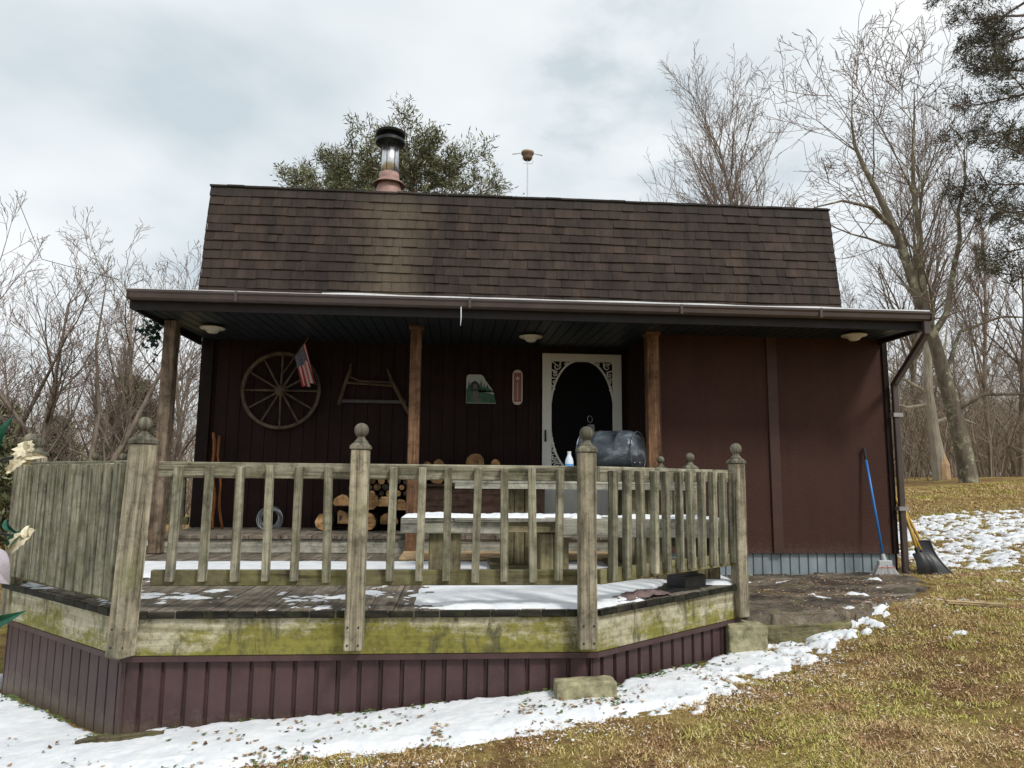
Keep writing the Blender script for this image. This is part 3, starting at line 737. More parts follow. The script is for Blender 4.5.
def curl(cx, cz, r, a0, turns, sg, w=.009):
    pts = []
    for i in range(15):
        u = i/14; a = a0+sg*turns*2*math.pi*u; rr = r*(1-.8*u); pts.append((cx+rr*math.cos(a), DY-.010, cz+rr*math.sin(a)))
    m.tube(pts, [w*(1-.3*i/14) for i in range(15)], 6)
xi0, xi1, zi0, zi1 = DX0+sw, DX1-sw, 1.02, DZ1-.09
for sx, sz, cx_, cz_ in ((1, -1, xi0, zi1), (-1, -1, xi1, zi1), (1, 1, xi0, zi0), (-1, 1, xi1, zi0)):
    def pnt(u, v): return cx_+sx*u, cz_+sz*v
    for (u, v, r, a0, tn) in ((.062, .060, .042, .8, 1.25), (.035, .150, .028, 2.2, 1.1), (.030, .235, .022, .5, 1.1), (.160, .024, .022, 1.2, 1.0), (.020, .32, .016, 1.6, .9)):
        q = pnt(u, v); curl(q[0], q[1], r, a0, tn, sx*sz)
    for (u0, v0, u1, v1) in ((0, 0, .05, .035), (0, .10, .07, .12), (.10, 0, .10, .07), (0, .19, .05, .20), (0, .28, .03, .29), (.0, .36, .016, .38), (.2, 0, .21, .02)):
        p, q = pnt(u0, v0), pnt(u1, v1); m.tube([(p[0], DY-.01, p[1]), (q[0], DY-.01, q[1])], [.010, .006], 6)
m.build('scrollwork', WHITE, door)
m = MB(); m.tube([(DX0+.035, DY-.022, 1.36), (DX0+.030, DY-.055, 1.39), (DX0+.030, DY-.055, 1.45), (DX0+.035, DY-.022, 1.48)], .011, 8); m.build('handle', BLACK, door)

# ------------------------------------------------------------------ things on the wall
wh = thing('wagon_wheel', 'old wooden wagon wheel with twelve spokes hung on the dark siding', 'wheel', (-1.918, 7.96, 1.875))
m = MB(); pts = []
Rw = .41
for i in range(48):
    a, b = 2*math.pi*i/48, 2*math.pi*(i+1)/48
    m.bar((-1.918+Rw*math.cos(a), 7.96, 1.875+Rw*math.sin(a)), (-1.918+Rw*math.cos(b), 7.96, 1.875+Rw*math.sin(b)), .045, .036, up=(math.cos(a), 0, math.sin(a)), off=(Rw*a, 11))
m.build('rim', WHEELW, wh)
for k in range(12):
    a = 2*math.pi*k/12; m = MB(); m.tube([(-1.918+.04*math.cos(a), 7.95, 1.875+.04*math.sin(a)), (-1.918+.2*math.cos(a), 7.957, 1.875+.2*math.sin(a)), (-1.918+.415*math.cos(a), 7.96, 1.875+.415*math.sin(a))], [.014, .012, .010], 8); m.build('spoke', WHEELW, wh)
m = MB(); m.lathe([(.05, -.05), (.055, -.02), (.065, 0), (.065, .03), (.04, .075), (.025, .09)], (-1.918, 7.965, 1.875), 20, Matrix.Rotation(R(90), 3, 'X')); m.build('hub', WHEELW, wh)

fl = thing('flag', 'small stars and stripes flag drooping from a slim staff beside the wagon wheel', 'flag', (-1.62, 7.75, 2.2))
m = MB(); m.tube([(-1.94, 7.99, 2.03), (-1.72, 7.78, 2.27), (-1.585, 7.66, 2.42)], .006, 8); m.build('staff', OLDW, fl)
FR, tF, bF = nt('flag_cloth')
cF = tF.nodes.new('ShaderNodeTexCoord'); sF = tF.nodes.new('ShaderNodeSeparateXYZ'); tF.links.new(cF.outputs['UV'], sF.inputs[0])
st = math_(tF, 'GREATER_THAN', math_(tF, 'FRACT', math_(tF, 'MULTIPLY', sF.outputs[0], 6.5)), .5)
cl_ = mix(tF, st, (.42, .05, .05), (.62, .56, .55))
can = math_(tF, 'MULTIPLY', math_(tF, 'LESS_THAN', sF.outputs[0], .80), math_(tF, 'GREATER_THAN', sF.outputs[1], .60))
fx = math_(tF, 'SUBTRACT', math_(tF, 'FRACT', math_(tF, 'MULTIPLY', sF.outputs[0], 16)), .5); fy = math_(tF, 'SUBTRACT', math_(tF, 'FRACT', math_(tF, 'MULTIPLY', sF.outputs[1], 20)), .5)
dd = math_(tF, 'ADD', math_(tF, 'MULTIPLY', fx, fx), math_(tF, 'MULTIPLY', fy, fy))
cl_ = mix(tF, can, cl_, mix(tF, math_(tF, 'LESS_THAN', dd, .06), (.02, .03, .10), (.6, .6, .62)))
tF.links.new(cl_, bF.inputs['Base Color']); bF.inputs['Roughness'].default_value = .85
m = MB(); nu, nv = 22, 16
def fp(u, v):  # u across stripes, v along (1 at top)
    # hoist along the staff top; hangs down, fanning
    top = Vector((-1.76, 7.82, 2.23)).lerp(Vector((-1.63, 7.70, 2.37)), u)
    bot = Vector((-1.66, 7.78, 1.90)).lerp(Vector((-1.50, 7.74, 1.93)), u)
    p = bot.lerp(top, v); w = (1-v)*.9+.1
    return p+Vector((.012*math.sin(u*17)*w, .030*math.sin(u*15+1)*w, .012*math.sin(u*11)*(1-v)))
for i in range(nu):
    for j in range(nv):
        u0, u1, v0, v1 = i/nu, (i+1)/nu, j/nv, (j+1)/nv
        m.face([fp(u0, v0), fp(u1, v0), fp(u1, v1), fp(u0, v1)], [(u0, v0), (u1, v0), (u1, v1), (u0, v1)])
m.build('cloth', FR, fl, smooth=True)

bs = thing('bucksaw', 'old wooden frame bucksaw hung on the dark siding between wheel and porch post', 'saw', (-.9, 7.97, 1.95))
m = MB(); m.tube([(-1.175, 7.96, 2.19), (-1.185, 7.96, 2.10), (-1.235, 7.96, 1.95), (-1.29, 7.96, 1.73)], [.012, .020, .020, .022], 8); m.build('upright', OLDW, bs)
m = MB(); m.tube([(-.775, 7.96, 2.14), (-.72, 7.96, 2.0), (-.62, 7.96, 1.82), (-.52, 7.96, 1.64)], [.012, .020, .021, .018], 8); m.build('upright', OLDW, bs)
m = MB(); m.tube([(-1.21, 7.955, 1.975), (-1.0, 7.955, 1.965), (-.72, 7.955, 1.95)], [.014, .012, .014], 8); m.build('crossbar', OLDW, bs)
m = MB(); m.tube([(-1.18, 7.945, 2.04), (-1.07, 7.945, 1.995), (-.9, 7.945, 1.99), (-.73, 7.945, 1.985)], [.010, .012, .012, .010], 8); m.build('crossbar', OLDW, bs)
m = MB(); m.box(-1.28, -.56, 7.962, 7.966, 1.755, 1.79); m.build('saw_blade', plain('dark_blade', (.05, .045, .045), .45, metal=.6), bs)

pc = thing('painted_slate', 'painted slate plaque of a cabin among green firs hung on the dark siding', 'plaque', (.275, 7.985, 1.93))
def flat(poly, y, th, mat, par, name):
    m = MB(); m.prism([(u, v) for u, v in poly], (0, y, 0), (1, 0, 0), (0, 0, 1), (0, 1, 0), th); return m.build(name, mat, par)
PW = plain('pale_painted_sky', (.40, .43, .40), .6, var=.12, scale=30); PG = plain('painted_green', (.035, .095, .05), .6, var=.6, scale=25); PD = plain('painted_dark', (.018, .03, .03), .6, var=.3, scale=30); PB = plain('painted_path', (.11, .10, .10), .6, var=.3, scale=30)
x0, z0 = .108, 1.775
sh = [(0, 0), (.335, 0), (.33, .02), (.315, .10), (.285, .17), (.245, .22), (.215, .26), (.195, .30), (.165, .325), (.03, .325), (.005, .31), (0, .28)]
flat([(x0+u, z0+v) for u, v in sh], 7.985, .02, PW, pc, 'slate')
flat([(x0+u, z0+v) for u, v in [(0.004, .005), (.332, .005), (.315, .10), (.26, .115), (.18, .125), (.10, .14), (.05, .15), (.004, .16)]], 7.980, .0045, PG, pc, 'painted_lawn')
flat([(x0+u, z0+v) for u, v in [(.07, .012), (.15, .012), (.135, .13), (.075, .13)]], 7.976, .0035, PB, pc, 'painted_path')
m = MB()
for u, hh, w in ((.03, .26, .03), (.165, .27, .035), (.20, .23, .03), (.235, .22, .045), (.27, .17, .04), (.145, .22, .03)):
    m.prism([(x0+u-w, z0+.125), (x0+u+w, z0+.125), (x0+u+w*.25, z0+.125+(hh-.125)*.6), (x0+u, z0+hh), (x0+u-w*.25, z0+.125+(hh-.125)*.6)], (0, 7.9765, 0), (1, 0, 0), (0, 0, 1), (0, 1, 0), .003)
m.build('painted_fir', PG, pc)
flat([(x0+u, z0+v) for u, v in [(.045, .14), (.15, .14), (.15, .20), (.125, .235), (.095, .255), (.06, .235), (.04, .20)]], 7.9725, .003, PD, pc, 'painted_cabin')
flat([(x0+u, z0+v) for u, v in [(.075, .16), (.12, .16), (.12, .205), (.098, .22), (.075, .205)]], 7.9695, .0025, PB, pc, 'painted_gable')

th_ = thing('wall_thermometer', 'tall red and cream wall thermometer with a star, beside the screen door', 'thermometer', (.685, 7.985, 1.96))
def rrect(x0, x1, z0, z1, r):
    out = []
    for cx, cz, a0 in ((x1-r, z1-r, 0), (x0+r, z1-r, 90), (x0+r, z0+r, 180), (x1-r, z0+r, 270)):
        for k in range(6): a = R(a0+18*k); out.append((cx+r*math.cos(a), cz+r*math.sin(a)))
    return out
CREAM = plain('cream_enamel', (.48, .42, .36), .4, var=.1); REDB = plain('red_brown_enamel', (.23, .07, .055), .45, var=.2)
flat(rrect(.628, .742, 1.765, 2.165, .056), 7.985, .018, CREAM, th_, 'plate')
flat([(.643, 1.80), (.727, 1.80), (.727, 2.13), (.643, 2.13)], 7.981, .0035, REDB, th_, 'scale_panel')
sp_ = [(.685+(.030 if k % 2 == 0 else .012)*math.cos(R(90+36*k)), 2.065+(.030 if k % 2 == 0 else .012)*math.sin(R(90+36*k))) for k in range(10)]
m = MB()
for k in range(10): m.prism([(.685, 2.065), sp_[k], sp_[(k+1) % 10]], (0, 7.977, 0), (1, 0, 0), (0, 0, 1), (0, 1, 0), .003)
m.build('star', CREAM, th_)
m = MB(); m.tube([(.685, 7.974, 1.82), (.685, 7.974, 2.02)], .005, 8)
for k in range(10): m.box(.66, .672, 7.978, 7.9805, 1.83+.019*k, 1.833+.019*k)
m.build('glass_tube', CREAM, th_)

for i, (a, b, r) in enumerate((((-2.600, 7.93, 1.40), (-2.47, 7.72, .402), .017), ((-2.545, 7.93, 1.37), (-2.40, 7.74, .402), .014))):
    m = MB(); A = Vector(a); B = Vector(b); pts = [A.lerp(B, k/9)+Vector((.012*math.sin(k*1.3+i*2), 0, 0)) for k in range(10)]
    m.tube(pts, [r*(1+.15*math.sin(k*2.1)) for k in range(10)], 9)
    o = m.build('walking_stick', STICKW, None, smooth=True)
    tag(o, ['thicker knobbly orange-brown stick, the left of two leaning on the siding', 'thinner knobbly orange-brown stick, the right of two leaning on the siding'][i], 'stick', 'sticks leaning on the siding')
m = MB()
for k in range(5): m.tube([(-1.92+(.085+.012*k)*math.cos(a)*1.0, 7.78+.02*math.sin(a*2+k), .50+(.085+.012*k)*math.sin(a)) for a in [2*math.pi*i/24 for i in range(25)]], .005, 5, cap=False)
tag(m.build('wire_coil', plain('galvanised_wire', (.35, .37, .38), .4, metal=.8), None), 'coil of grey wire leaning at the foot of the dark siding', 'wire coil')

# garland on the left porch post
m = MB(); rnd = random.Random(4)
for k in range(130):
    c = Vector((-2.80-abs(rnd.gauss(0, .10)), 6.86+rnd.gauss(0, .04), 2.27+rnd.gauss(0, .09))); u = rnd.random()
    a = Vector((rnd.gauss(0, 1), rnd.gauss(0, 1), rnd.gauss(0, 1))).normalized(); b = a.orthogonal().normalized(); s_ = rnd.uniform(.02, .042)
    m.face([c-a*s_, c+b*s_*.5, c+a*s_, c-b*s_*.5], [(u, 0)]*4)
gl_ = thing('leaf_garland', 'dark green artificial leaf garland hung at the top of the left porch post', 'garland', (-2.8, 6.87, 2.3))
m.build('leaves', rnd_mat('dark_garland_leaf', [(0, (.012, .03, .025)), (.7, (.03, .07, .05)), (1, (.12, .2, .15))]), gl_)
m = MB(); m.tube([(-2.77, 6.88, 2.34), (-2.83, 6.87, 2.28), (-2.92, 6.86, 2.24)], .006, 5); m.build('wire', BLACK, gl_)

# ------------------------------------------------------------------ firewood
END = wood('cut_log_end', (.17, .09, .04), (.34, .20, .09), (.50, .33, .16), grain=6, var=.7, mottle=1.0)
LBARK = wood('log_bark', (.03, .022, .016), (.07, .055, .042), (.14, .11, .085), grain=10, var=.4)
def log(x, y, z, r, L, yaw, shape, rnd, label, group, end=END):
    t = thing('firewood_log', label, 'log', (x, y, z), group)
    n = 12; ring = []
    for k in range(n):
        a = 2*math.pi*k/n; rr = r*(1+rnd.uniform(-.07, .07))
        px, pz = rr*math.cos(a), rr*math.sin(a)
        if shape == 1: pz = max(pz, -r*.25)            # split half
        if shape == 2: px = max(px, -r*.2); pz = max(pz, -r*.3)
        ring.append((px, pz))
    c, s_ = math.cos(yaw), math.sin(yaw)
    def P(u, v, w): return (x+u*c-v*s_, y+u*s_+v*c, z+w)
    m = MB(); of = m.off()
    for k in range(n):
        k2 = (k+1) % n; m.face([P(ring[k][0], 0, ring[k][1]), P(ring[k][0], L, ring[k][1]), P(ring[k2][0], L, ring[k2][1]), P(ring[k2][0], 0, ring[k2][1])], [(of[0], of[1]+k*.05), (of[0]+L, of[1]+k*.05), (of[0]+L, of[1]+k*.05+.05), (of[0], of[1]+k*.05+.05)])
    m.face([P(a, L, b) for a, b in ring], [(of[0]+a, of[1]+b) for a, b in ring])
    m.build('bark', LBARK, t)
    m = MB(); q = [P(a, -.001, b) for a, b in ring]; m.face(q[::-1], [(of[0]+a, of[1]+b*1.5+.2) for a, b in ring][::-1])
    m.build('cut_end', end, t)
    return t
rnd = random.Random(9)
G1 = 'firewood logs in the pile against the siding'
big = [(-1.31, .490, .085, 0, 'round pale-ended firewood log, leftmost on the porch floor'), (-1.155, .505, .10, 2, 'split firewood log with a dark knot, second from left on the porch floor'),
       (-1.13, .675, .09, 1, 'large split orange-ended log resting on the two leftmost floor logs'), (-.88, .495, .09, 0, 'large floor log hidden behind the middle railing post'),
       (-.66, .495, .092, 1, 'brown split log on the porch floor right of the railing post'), (-.48, .48, .075, 2, 'small floor log beside the black gap at the right end of the pile'), (-.70, .67, .085, 1, 'dark half log lying on the floor logs right of the railing post'),
       (-.56, .64, .085, 2, 'bright narrow split log standing proud right of the railing post'), (-1.03, .83, .045, 0, 'thin round log on top of the left end of the pile'), (-.86, .70, .09, 0, 'mid-height log hidden behind the middle railing post')]
for x_, z_, r_, s_, lb in big:
    y_ = 7.42+rnd.uniform(0, .05); tl = log(x_, y_, z_, r_, .42, rnd.uniform(-.08, .08), s_, rnd, lb, G1)
    if 'knot' in lb:
        m = MB(); m.prism([(x_-.002, z_+.055), (x_+.03, z_+.045), (x_+.022, z_+.01), (x_+.004, z_+.0)], (0, y_-.006, 0), (1, 0, 0), (0, 0, 1), (0, 1, 0), .004); m.build('knot', BLACK, tl)
for k in range(30):
    row = k//6; cx_ = -.92+(k % 6)*.085+(row % 2)*.04; cz_ = .78+row*.062
    if cz_ > 1.05: continue
    log(cx_, 7.47+rnd.uniform(-.04, .05), cz_, rnd.uniform(.026, .037), .38, rnd.uniform(-.1, .1), 0, rnd, 'thin dark round log in the upper part of the pile by the siding', G1+', upper thin ones', end=LBARK if rnd.random() < .55 else END)
m = MB()
for xx in (-.43, -.405): m.box(xx-.008, xx+.012, 7.45, 7.9, .405, 1.12, 'z')
m.box(-.43, -.395, 7.42, 7.44, .405, 1.12, 'z'); m.box(-.50, -.385, 7.44, 7.93, .404, .43)
tag(m.build('log_rack', BLACK, None), 'black upright metal log rack end beside the stacked firewood', 'log rack')
bx = thing('storage_box', 'long brown wood-grained box against the siding with logs lying on it', 'box', (.27, 7.55, ZP))
m = MB(); m.box(-.36, .93, 7.44, 7.47, ZP+.003, .85); m.box(-.36, -.33, 7.47, 7.93, ZP+.003, .85, 'z'); m.box(.90, .93, 7.47, 7.93, ZP+.003, .85, 'z'); m.box(-.33, .90, 7.90, 7.93, ZP+.003, .85); m.build('box_body', DARKW, bx, bevel=.004)
m = MB(); m.box(-.39, .96, 7.41, 7.96, .852, .882); m.build('lid', DARKW, bx, bevel=.004)
G2 = 'logs lying on the brown box'
for x_, r_, lb, yy in ((-.34, .075, 'orange-ended log at the left end of the brown box', 7.48), (-.185, .085, 'log with rough bark, second from left on the brown box', 7.50), (-.02, .09, 'pale log in the left half of the brown box top', 7.5), (.16, .085, 'dark log at the middle of the brown box top', 7.5), (.33, .08, 'dark barked log right of centre on the brown box', 7.5), (.50, .07, 'dark log at the right part of the brown box top', 7.5)):
    log(x_, yy, .884+r_*.93, r_, .40, rnd.uniform(-.06, .06), 0, rnd, lb, G2, end=END if x_ < 0 else LBARK)
for x_, r_, z_, lb in ((-.17, .055, 1.08, 'small round log atop the row on the brown box, showing above the rail'), (.21, .095, 1.10, 'large orange log topmost on the brown box, showing above the rail'), (.42, .05, 1.09, 'small hollow-looking log right of the large orange one above the rail'), (-.29, .04, 1.07, 'small dark log end left of the others above the rail'), (.62, .035, 1.0, 'smallest log end at the right of the row on the box')):
    log(x_, 7.50, z_, r_, .38, rnd.uniform(-.05, .05), 0, rnd, lb, G2)

# ------------------------------------------------------------------ picnic table, bench
tb = thing('picnic_table', 'weathered wooden table with thick pedestal legs on the deck behind the bench', 'table', (.9, 5.8, DZ))
m = MB()
for k in range(5): m.box(-.02, 1.88, 5.42+.148*k, 5.42+.148*k+.142, .905, .942)
m.build('tabletop', BENCHW, tb, bevel=.004)
m = MB(); m.box(0, 1.86, 5.425, 5.462, .865, .904); m.box(0, 1.86, 6.11, 6.145, .865, .904); m.build('apron', BENCHW, tb)
for xx in (.38, 1.34):
    m = MB()
    for k in range(3): m.box(xx+.08*k, xx+.08*k+.076, 5.55, 5.98, DZ+.06, .864, 'z')
    m.build('leg', LEGW, tb, bevel=.005); m = MB(); m.box(xx-.10, xx+.34, 5.50, 6.03, DZ+.022, DZ+.058); m.build('foot', LEGW, tb, bevel=.004)
bn = thing('bench', 'long snow-covered wooden bench with boxy legs behind the front railing', 'bench', (.8, 5.2, DZ))
m = MB(); m.box(-.36, .0, 4.99, 5.33, .645, .672); m.box(.002, 1.92, 4.97, 5.33, .645, .672); m.build('seat', BENCHW, bn, bevel=.004)
m = MB(); m.box(-.36, -.22, 4.96, 4.985, .570, .665); m.box(-.215, .35, 5.0, 5.03, .565, .644); m.build('front_apron', BENCHW, bn, bevel=.003)
m = MB(); m.box(.36, .70, 5.0, 5.03, .575, .644); m.build('front_apron', LEGW, bn); m = MB(); m.box(.70, 1.92, 4.94, 4.966, .545, .665); m.build('front_apron', BENCHW, bn, bevel=.003)
for xx, w in ((-.17, .22), (.60, .20), (1.33, .20), (1.72, .16)):
    m = MB(); m.box(xx, xx+w*.48, 5.05, 5.30, DZ+.003, .563, 'z'); m.box(xx+w*.5, xx+w, 5.04, 5.30, DZ+.003, .563, 'z'); m.build('leg', LEGW, bn, bevel=.005)
def bsn(x, y):
    e = min(x+.35, 1.91-x, y-4.985, 5.325-y)
    if e < 0: return -1
    t = .013+.012*fn(x, y, 4, 33)+.012*fn(x, y, 14, 3)-(.012 if x > 1.0 else 0)*max(0, .4+fn(x, y, 3, 8)); t = min(t, e*1.2+.002)
    if .62 < x < .82 and y < 5.1: t -= .02
    return t if t > .003 else -1
o = sheet('bench_snow', -.36, 1.92, 4.98, 5.33, .015, lambda x, y: .672, bsn, SNOWM, under=.0015)
tag(o, 'strip of snow lying on the bench seat', 'snow', kind='stuff')

bg = thing('barrel_grill', 'dented black metal barrel smoker lying on the table before the screen door', 'grill', (1.33, 5.8, .945))
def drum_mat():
    m, t, b = nt('dented_black_enamel_painted_sheen')
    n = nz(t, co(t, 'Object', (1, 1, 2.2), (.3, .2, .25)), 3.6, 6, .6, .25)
    t.links.new(ramp(t, [(.40, (.014, .018, .024)), (.56, (.06, .075, .09)), (.70, (.28, .31, .34))], n), b.inputs['Base Color'])  # pale grey blotches in the colour stand in for sky reflected on the drum
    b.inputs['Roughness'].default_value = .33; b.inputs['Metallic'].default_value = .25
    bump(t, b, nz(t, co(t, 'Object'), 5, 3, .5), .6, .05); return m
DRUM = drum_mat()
Mx = Matrix.Rotation(R(-34), 3, 'Z') @ Matrix.Rotation(R(90), 3, 'Y')
m = MB(); Rr = .188
pf = [(.08, -.262), (.135, -.25), (Rr-.02, -.228), (Rr*1.0, -.20)]
for q in (-.08, .10): pf += [(Rr, q-.012), (Rr+.005, q-.005), (Rr+.005, q+.005), (Rr, q+.012)]
pf += [(Rr, .15), (Rr-.008, .19), (Rr-.03, .225), (.135, .25), (.08, .262)]
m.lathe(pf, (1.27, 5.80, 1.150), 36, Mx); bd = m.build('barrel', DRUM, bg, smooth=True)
m = MB(); ax = Mx @ Vector((0, 0, 1)); c0 = Vector((1.27, 5.80, 1.15))
for sgn in (-1, 1):
    pts = [c0+ax*.232*sgn+Vector((0, 0, 0))+Mx @ Vector((.176*math.cos(a), .176*math.sin(a), 0)) for a in [2*math.pi*i/32 for i in range(33)]]
    m.tube(pts, .006, 6, cap=False)
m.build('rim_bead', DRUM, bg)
m = MB(); fy = Vector((0, -1, 0)); 
for k in range(11):
    p = c0+ax*(-.20+.04*k)+Vector((.0, -.168, -.075)); m.lathe([(.006, -.006), (.004, .004)], p, 8, Matrix.Rotation(R(90), 3, 'X'))
m.build('rivets', STEEL, bg)
m = MB(); m.tube([c0+ax*-.19+Vector((0, -.06, .15)), c0+ax*-.19+Vector((.0, -.06, .24))], [.035, .030], 14); hp = m.build('chimney_stub', BLACK, bg)
m = MB(); cc = c0+ax*-.20+Vector((0, -.07, .285)); m.tube([cc+Vector((.020*math.cos(a), .008*math.sin(a), .028*math.sin(a))) for a in [2*math.pi*i/18 for i in range(19)]], .0028, 6, cap=False); m.tube([cc+Vector((0, 0, -.035)), cc+Vector((.0, .01, -.06))], .004, 6); m.build('ring_handle', CAPM, bg)
for sx in (-.15, .15):
    m = MB(); p = c0+ax*sx; m.box(p.x-.015, p.x+.015, p.y-.12, p.y+.12, .943, .99, 'y'); m.build('leg', BLACK, bg)
bt = thing('water_bottle', 'small clear plastic water bottle with blue label on the table by the railing post', 'bottle', (.925, 5.55, .942))
PET = plain('clear_plastic_bottle', (.62, .70, .76), .15, var=.1)
m = MB(); m.lathe([(.030, 0), (.033, .01), (.033, .13), (.028, .155), (.014, .185), (.013, .195)], (.885, 5.55, .9435), 20); m.build('bottle_body', PET, bt, smooth=True)
m = MB(); m.lathe([(.0345, .055), (.0345, .115)], (.885, 5.55, .9435), 20); m.build('paper_label', plain('blue_label', (.10, .30, .62), .4, var=.5, scale=60), bt)
m = MB(); m.lathe([(.015, .195), (.015, .212)], (.885, 5.55, .9435), 16); m.build('cap', WHITE, bt)

m = MB(); m.box(-.46, 1.45, 6.22, 6.86, DZ+.012, DZ+.030); tag(m.build('plywood_sheet', PLY, None, bevel=.003), 'pale tan plywood sheet lying on the deck before the porch step', 'plywood')
for i, xx in enumerate((-.35, .5, 1.3)):
    pass
m = MB(); m.bar((1.47, 4.76, DZ+.040), (1.66, 4.91, DZ+.040), .15, .07); m.bar((1.48, 4.768, DZ+.078), (1.65, 4.902, DZ+.078), .13, .006)
tag(m.build('black_box', BLACK, None, bevel=.008), 'low black plastic box on the deck under the right railing', 'box')
# cloth
m = MB(); nu = 40
def cz(u, v):
    x = .90+u*.40+v*.05; y = 4.33+u*.30-v*.16
    h = .030*abs(math.sin(u*13+v*7+1.5*math.sin(v*5)))*math.sin(math.pi*min(1, max(0, u)))*math.sin(math.pi*v)+.02*noise.noise(Vector((u*7, v*7, 0)))*math.sin(math.pi*u)
    return (x, y+.01*math.sin(u*20), DZ+.006+max(0, h)+.006)
for i in range(nu):
    for j in range(14):
        u0, u1, v0, v1 = i/nu, (i+1)/nu, j/14, (j+1)/14; m.face([cz(u0, v0), cz(u1, v0), cz(u1, v1), cz(u0, v1)])
tag(m.build('crumpled_cloth', plain('dusty_brown_cloth', (.16, .11, .105), .9, var=.25, scale=20, bmp=.5), None, smooth=True), 'crumpled dusty brown cloth lying at the edge of the deck', 'cloth')
m = MB(); 
m.prism([(.80, 4.15), (1.02, 4.26), (1.75, 4.85), (1.45, 4.95), (.86, 4.50), (.70, 4.35)], (0, 0, DZ+.002), (1, 0, 0), (0, 1, 0), (0, 0, 1), .004)
tag(m.build('rubber_mat', plain('wet_black_mat', (.02, .019, .017), .45, var=.4, scale=14, bmp=.5), None), 'thin wet black mat on the deck under the brown cloth', 'mat')

# ------------------------------------------------------------------ patio, blocks
m = MB()
poly = [(2.03, 4.98), (2.80, 4.96), (3.4, 5.30), (4.0, 5.85), (4.35, 6.3), (4.45, 6.75), (4.40, 7.05), (1.95, 7.05), (1.95, 6.0), (2.03, 5.2)]
res = .05
def rockz(x, y): return .0+.028*fn(x, y, 1.4, 40)+.014*fn(x, y*2, 4, 41)+.006*fn(x, y, 14, 4)
def rk_t(x, y):
    if not inside(poly, x, y): return -1
    e = edist(poly, x, y)
    if x > 2.7 and e < .02+.13*max(0, .35+fn(x, y, 3.5, 61)+.4*fn(x, y, 12, 62)): return -1
    return max(.004, .03+rockz(x, y)-(.0 if e > .06 else .012)+.02*ss((x-3.2)/1.2))
def patio_mat():
    m, t, b = nt('wet_shale_patio')
    n = nz(t, geo(t, (1, 2.2, 1)), 1.6, 7, .7); f = nz(t, geo(t, (1, 1.6, 1)), 22, 6, .75)
    col = ramp(t, [(.36, (.022, .02, .018)), (.46, (.075, .062, .048)), (.55, (.17, .14, .10)), (.68, (.30, .27, .22))], n)
    col = mix(t, .8, col, ramp(t, [(.3, (.4, .4, .4)), (.62, (1.3, 1.25, 1.2))], f), 'MULTIPLY')
    mo = nz(t, geo(t, (1, 1, 1), (4, 4, 4)), 3, 6, .7)
    col = mix(t, ramp(t, [(.55, (0, 0, 0)), (.66, (.7, .7, .7))], mo), col, (.13, .115, .04))
    t.links.new(col, b.inputs['Base Color']); t.links.new(ramp(t, [(.35, (.35, .35, .35)), (.6, (.9, .9, .9))], n), b.inputs['Roughness'])
    bump(t, b, math_(t, 'ADD', f, n), .9, .03); return m
o = sheet('patio', 1.95, 4.5, 4.9, 7.06, .025, lambda x, y: .0, rk_t, patio_mat(), under=.12); tag(o, kind='structure')
def snow_patio(x, y):
    if not inside(poly, x, y) or edist(poly, x, y) < .03: return -1
    n = fn(x*.6, y*2.4, 3.2, 51)+fn(x, y, 12, 52)*.45; t = (n-.66)*.05
    if x < 2.5 and 5.55 < y < 5.7: t += .012*fn(x, y, 9, 1)
    return min(t, .02) if t > 0 else -1
tag(sheet('snow', 1.95, 4.5, 4.9, 7.06, .025, lambda x, y: rk_t(x, y), snow_patio, SNOWM, under=.004), 'small remnants of snow on the dark stone patio', 'snow', kind='stuff')
CONC = plain('mossy_concrete', (.27, .25, .15), .9, var=.6, scale=14, bmp=.9, bscale=60)
def rough_block(name, a, b, w, h, mat, label, cat, seed):
    m = MB(); m.bar(a, b, w, h); o = m.build(name, mat, None); 
    bm_ = o.modifiers.new('bevel', 'BEVEL'); bm_.width = .012; bm_.segments = 2
    s2 = o.modifiers.new('sub', 'SUBSURF'); s2.subdivision_type = 'SIMPLE'; s2.levels = 4; s2.render_levels = 4
    tx = bpy.data.textures.new(name, 'CLOUDS'); tx.noise_scale = .06
    d = o.modifiers.new('disp', 'DISPLACE'); d.texture = tx; d.strength = .034 if seed == 3 else .014; d.texture_coords = 'GLOBAL'
    return tag(o, label, cat)
rough_block('concrete_block', (.545, 3.90, -.168), (.862, 3.90, -.155), .13, .115, CONC, 'mossy concrete block standing in the snow against the brown skirting', 'block', 1)
rough_block('stone_step', (1.85, 4.93, -.13), (2.12, 4.93, -.13), .19, .22, CONC, 'squarish mossy stone block beside the right deck post', 'stone block', 2)
rough_block('timber_edging', (2.13, 4.985, -.13), (2.78, 4.985, -.11), .07, .16, BEAMW, 'mossy timber edging along the front of the stone patio', 'timber', 3)
m = MB(); pts = [(-1.86+k*.06, 3.93+.01*math.sin(k), H(-1.86+k*.06, 3.93)+.03) for k in range(8)]; m.tube(pts, [.014, .024, .027, .025, .029, .024, .022, .012], 9)
tag(m.build('fallen_log', ROTW, None, smooth=True), 'short mossy rotten log lying in snow at the left corner of the skirting', 'log')
zt = H(3.78, 5.08)
m = MB(); m.bar((3.62, 5.16, H(3.62, 5.16)+.022), (3.98, 5.04, H(3.98, 5.04)+.022), .07, .02); tag(m.build('wood_plank', PLANK, None, bevel=.003), 'short pale plank lying on the dead lawn at right', 'plank')

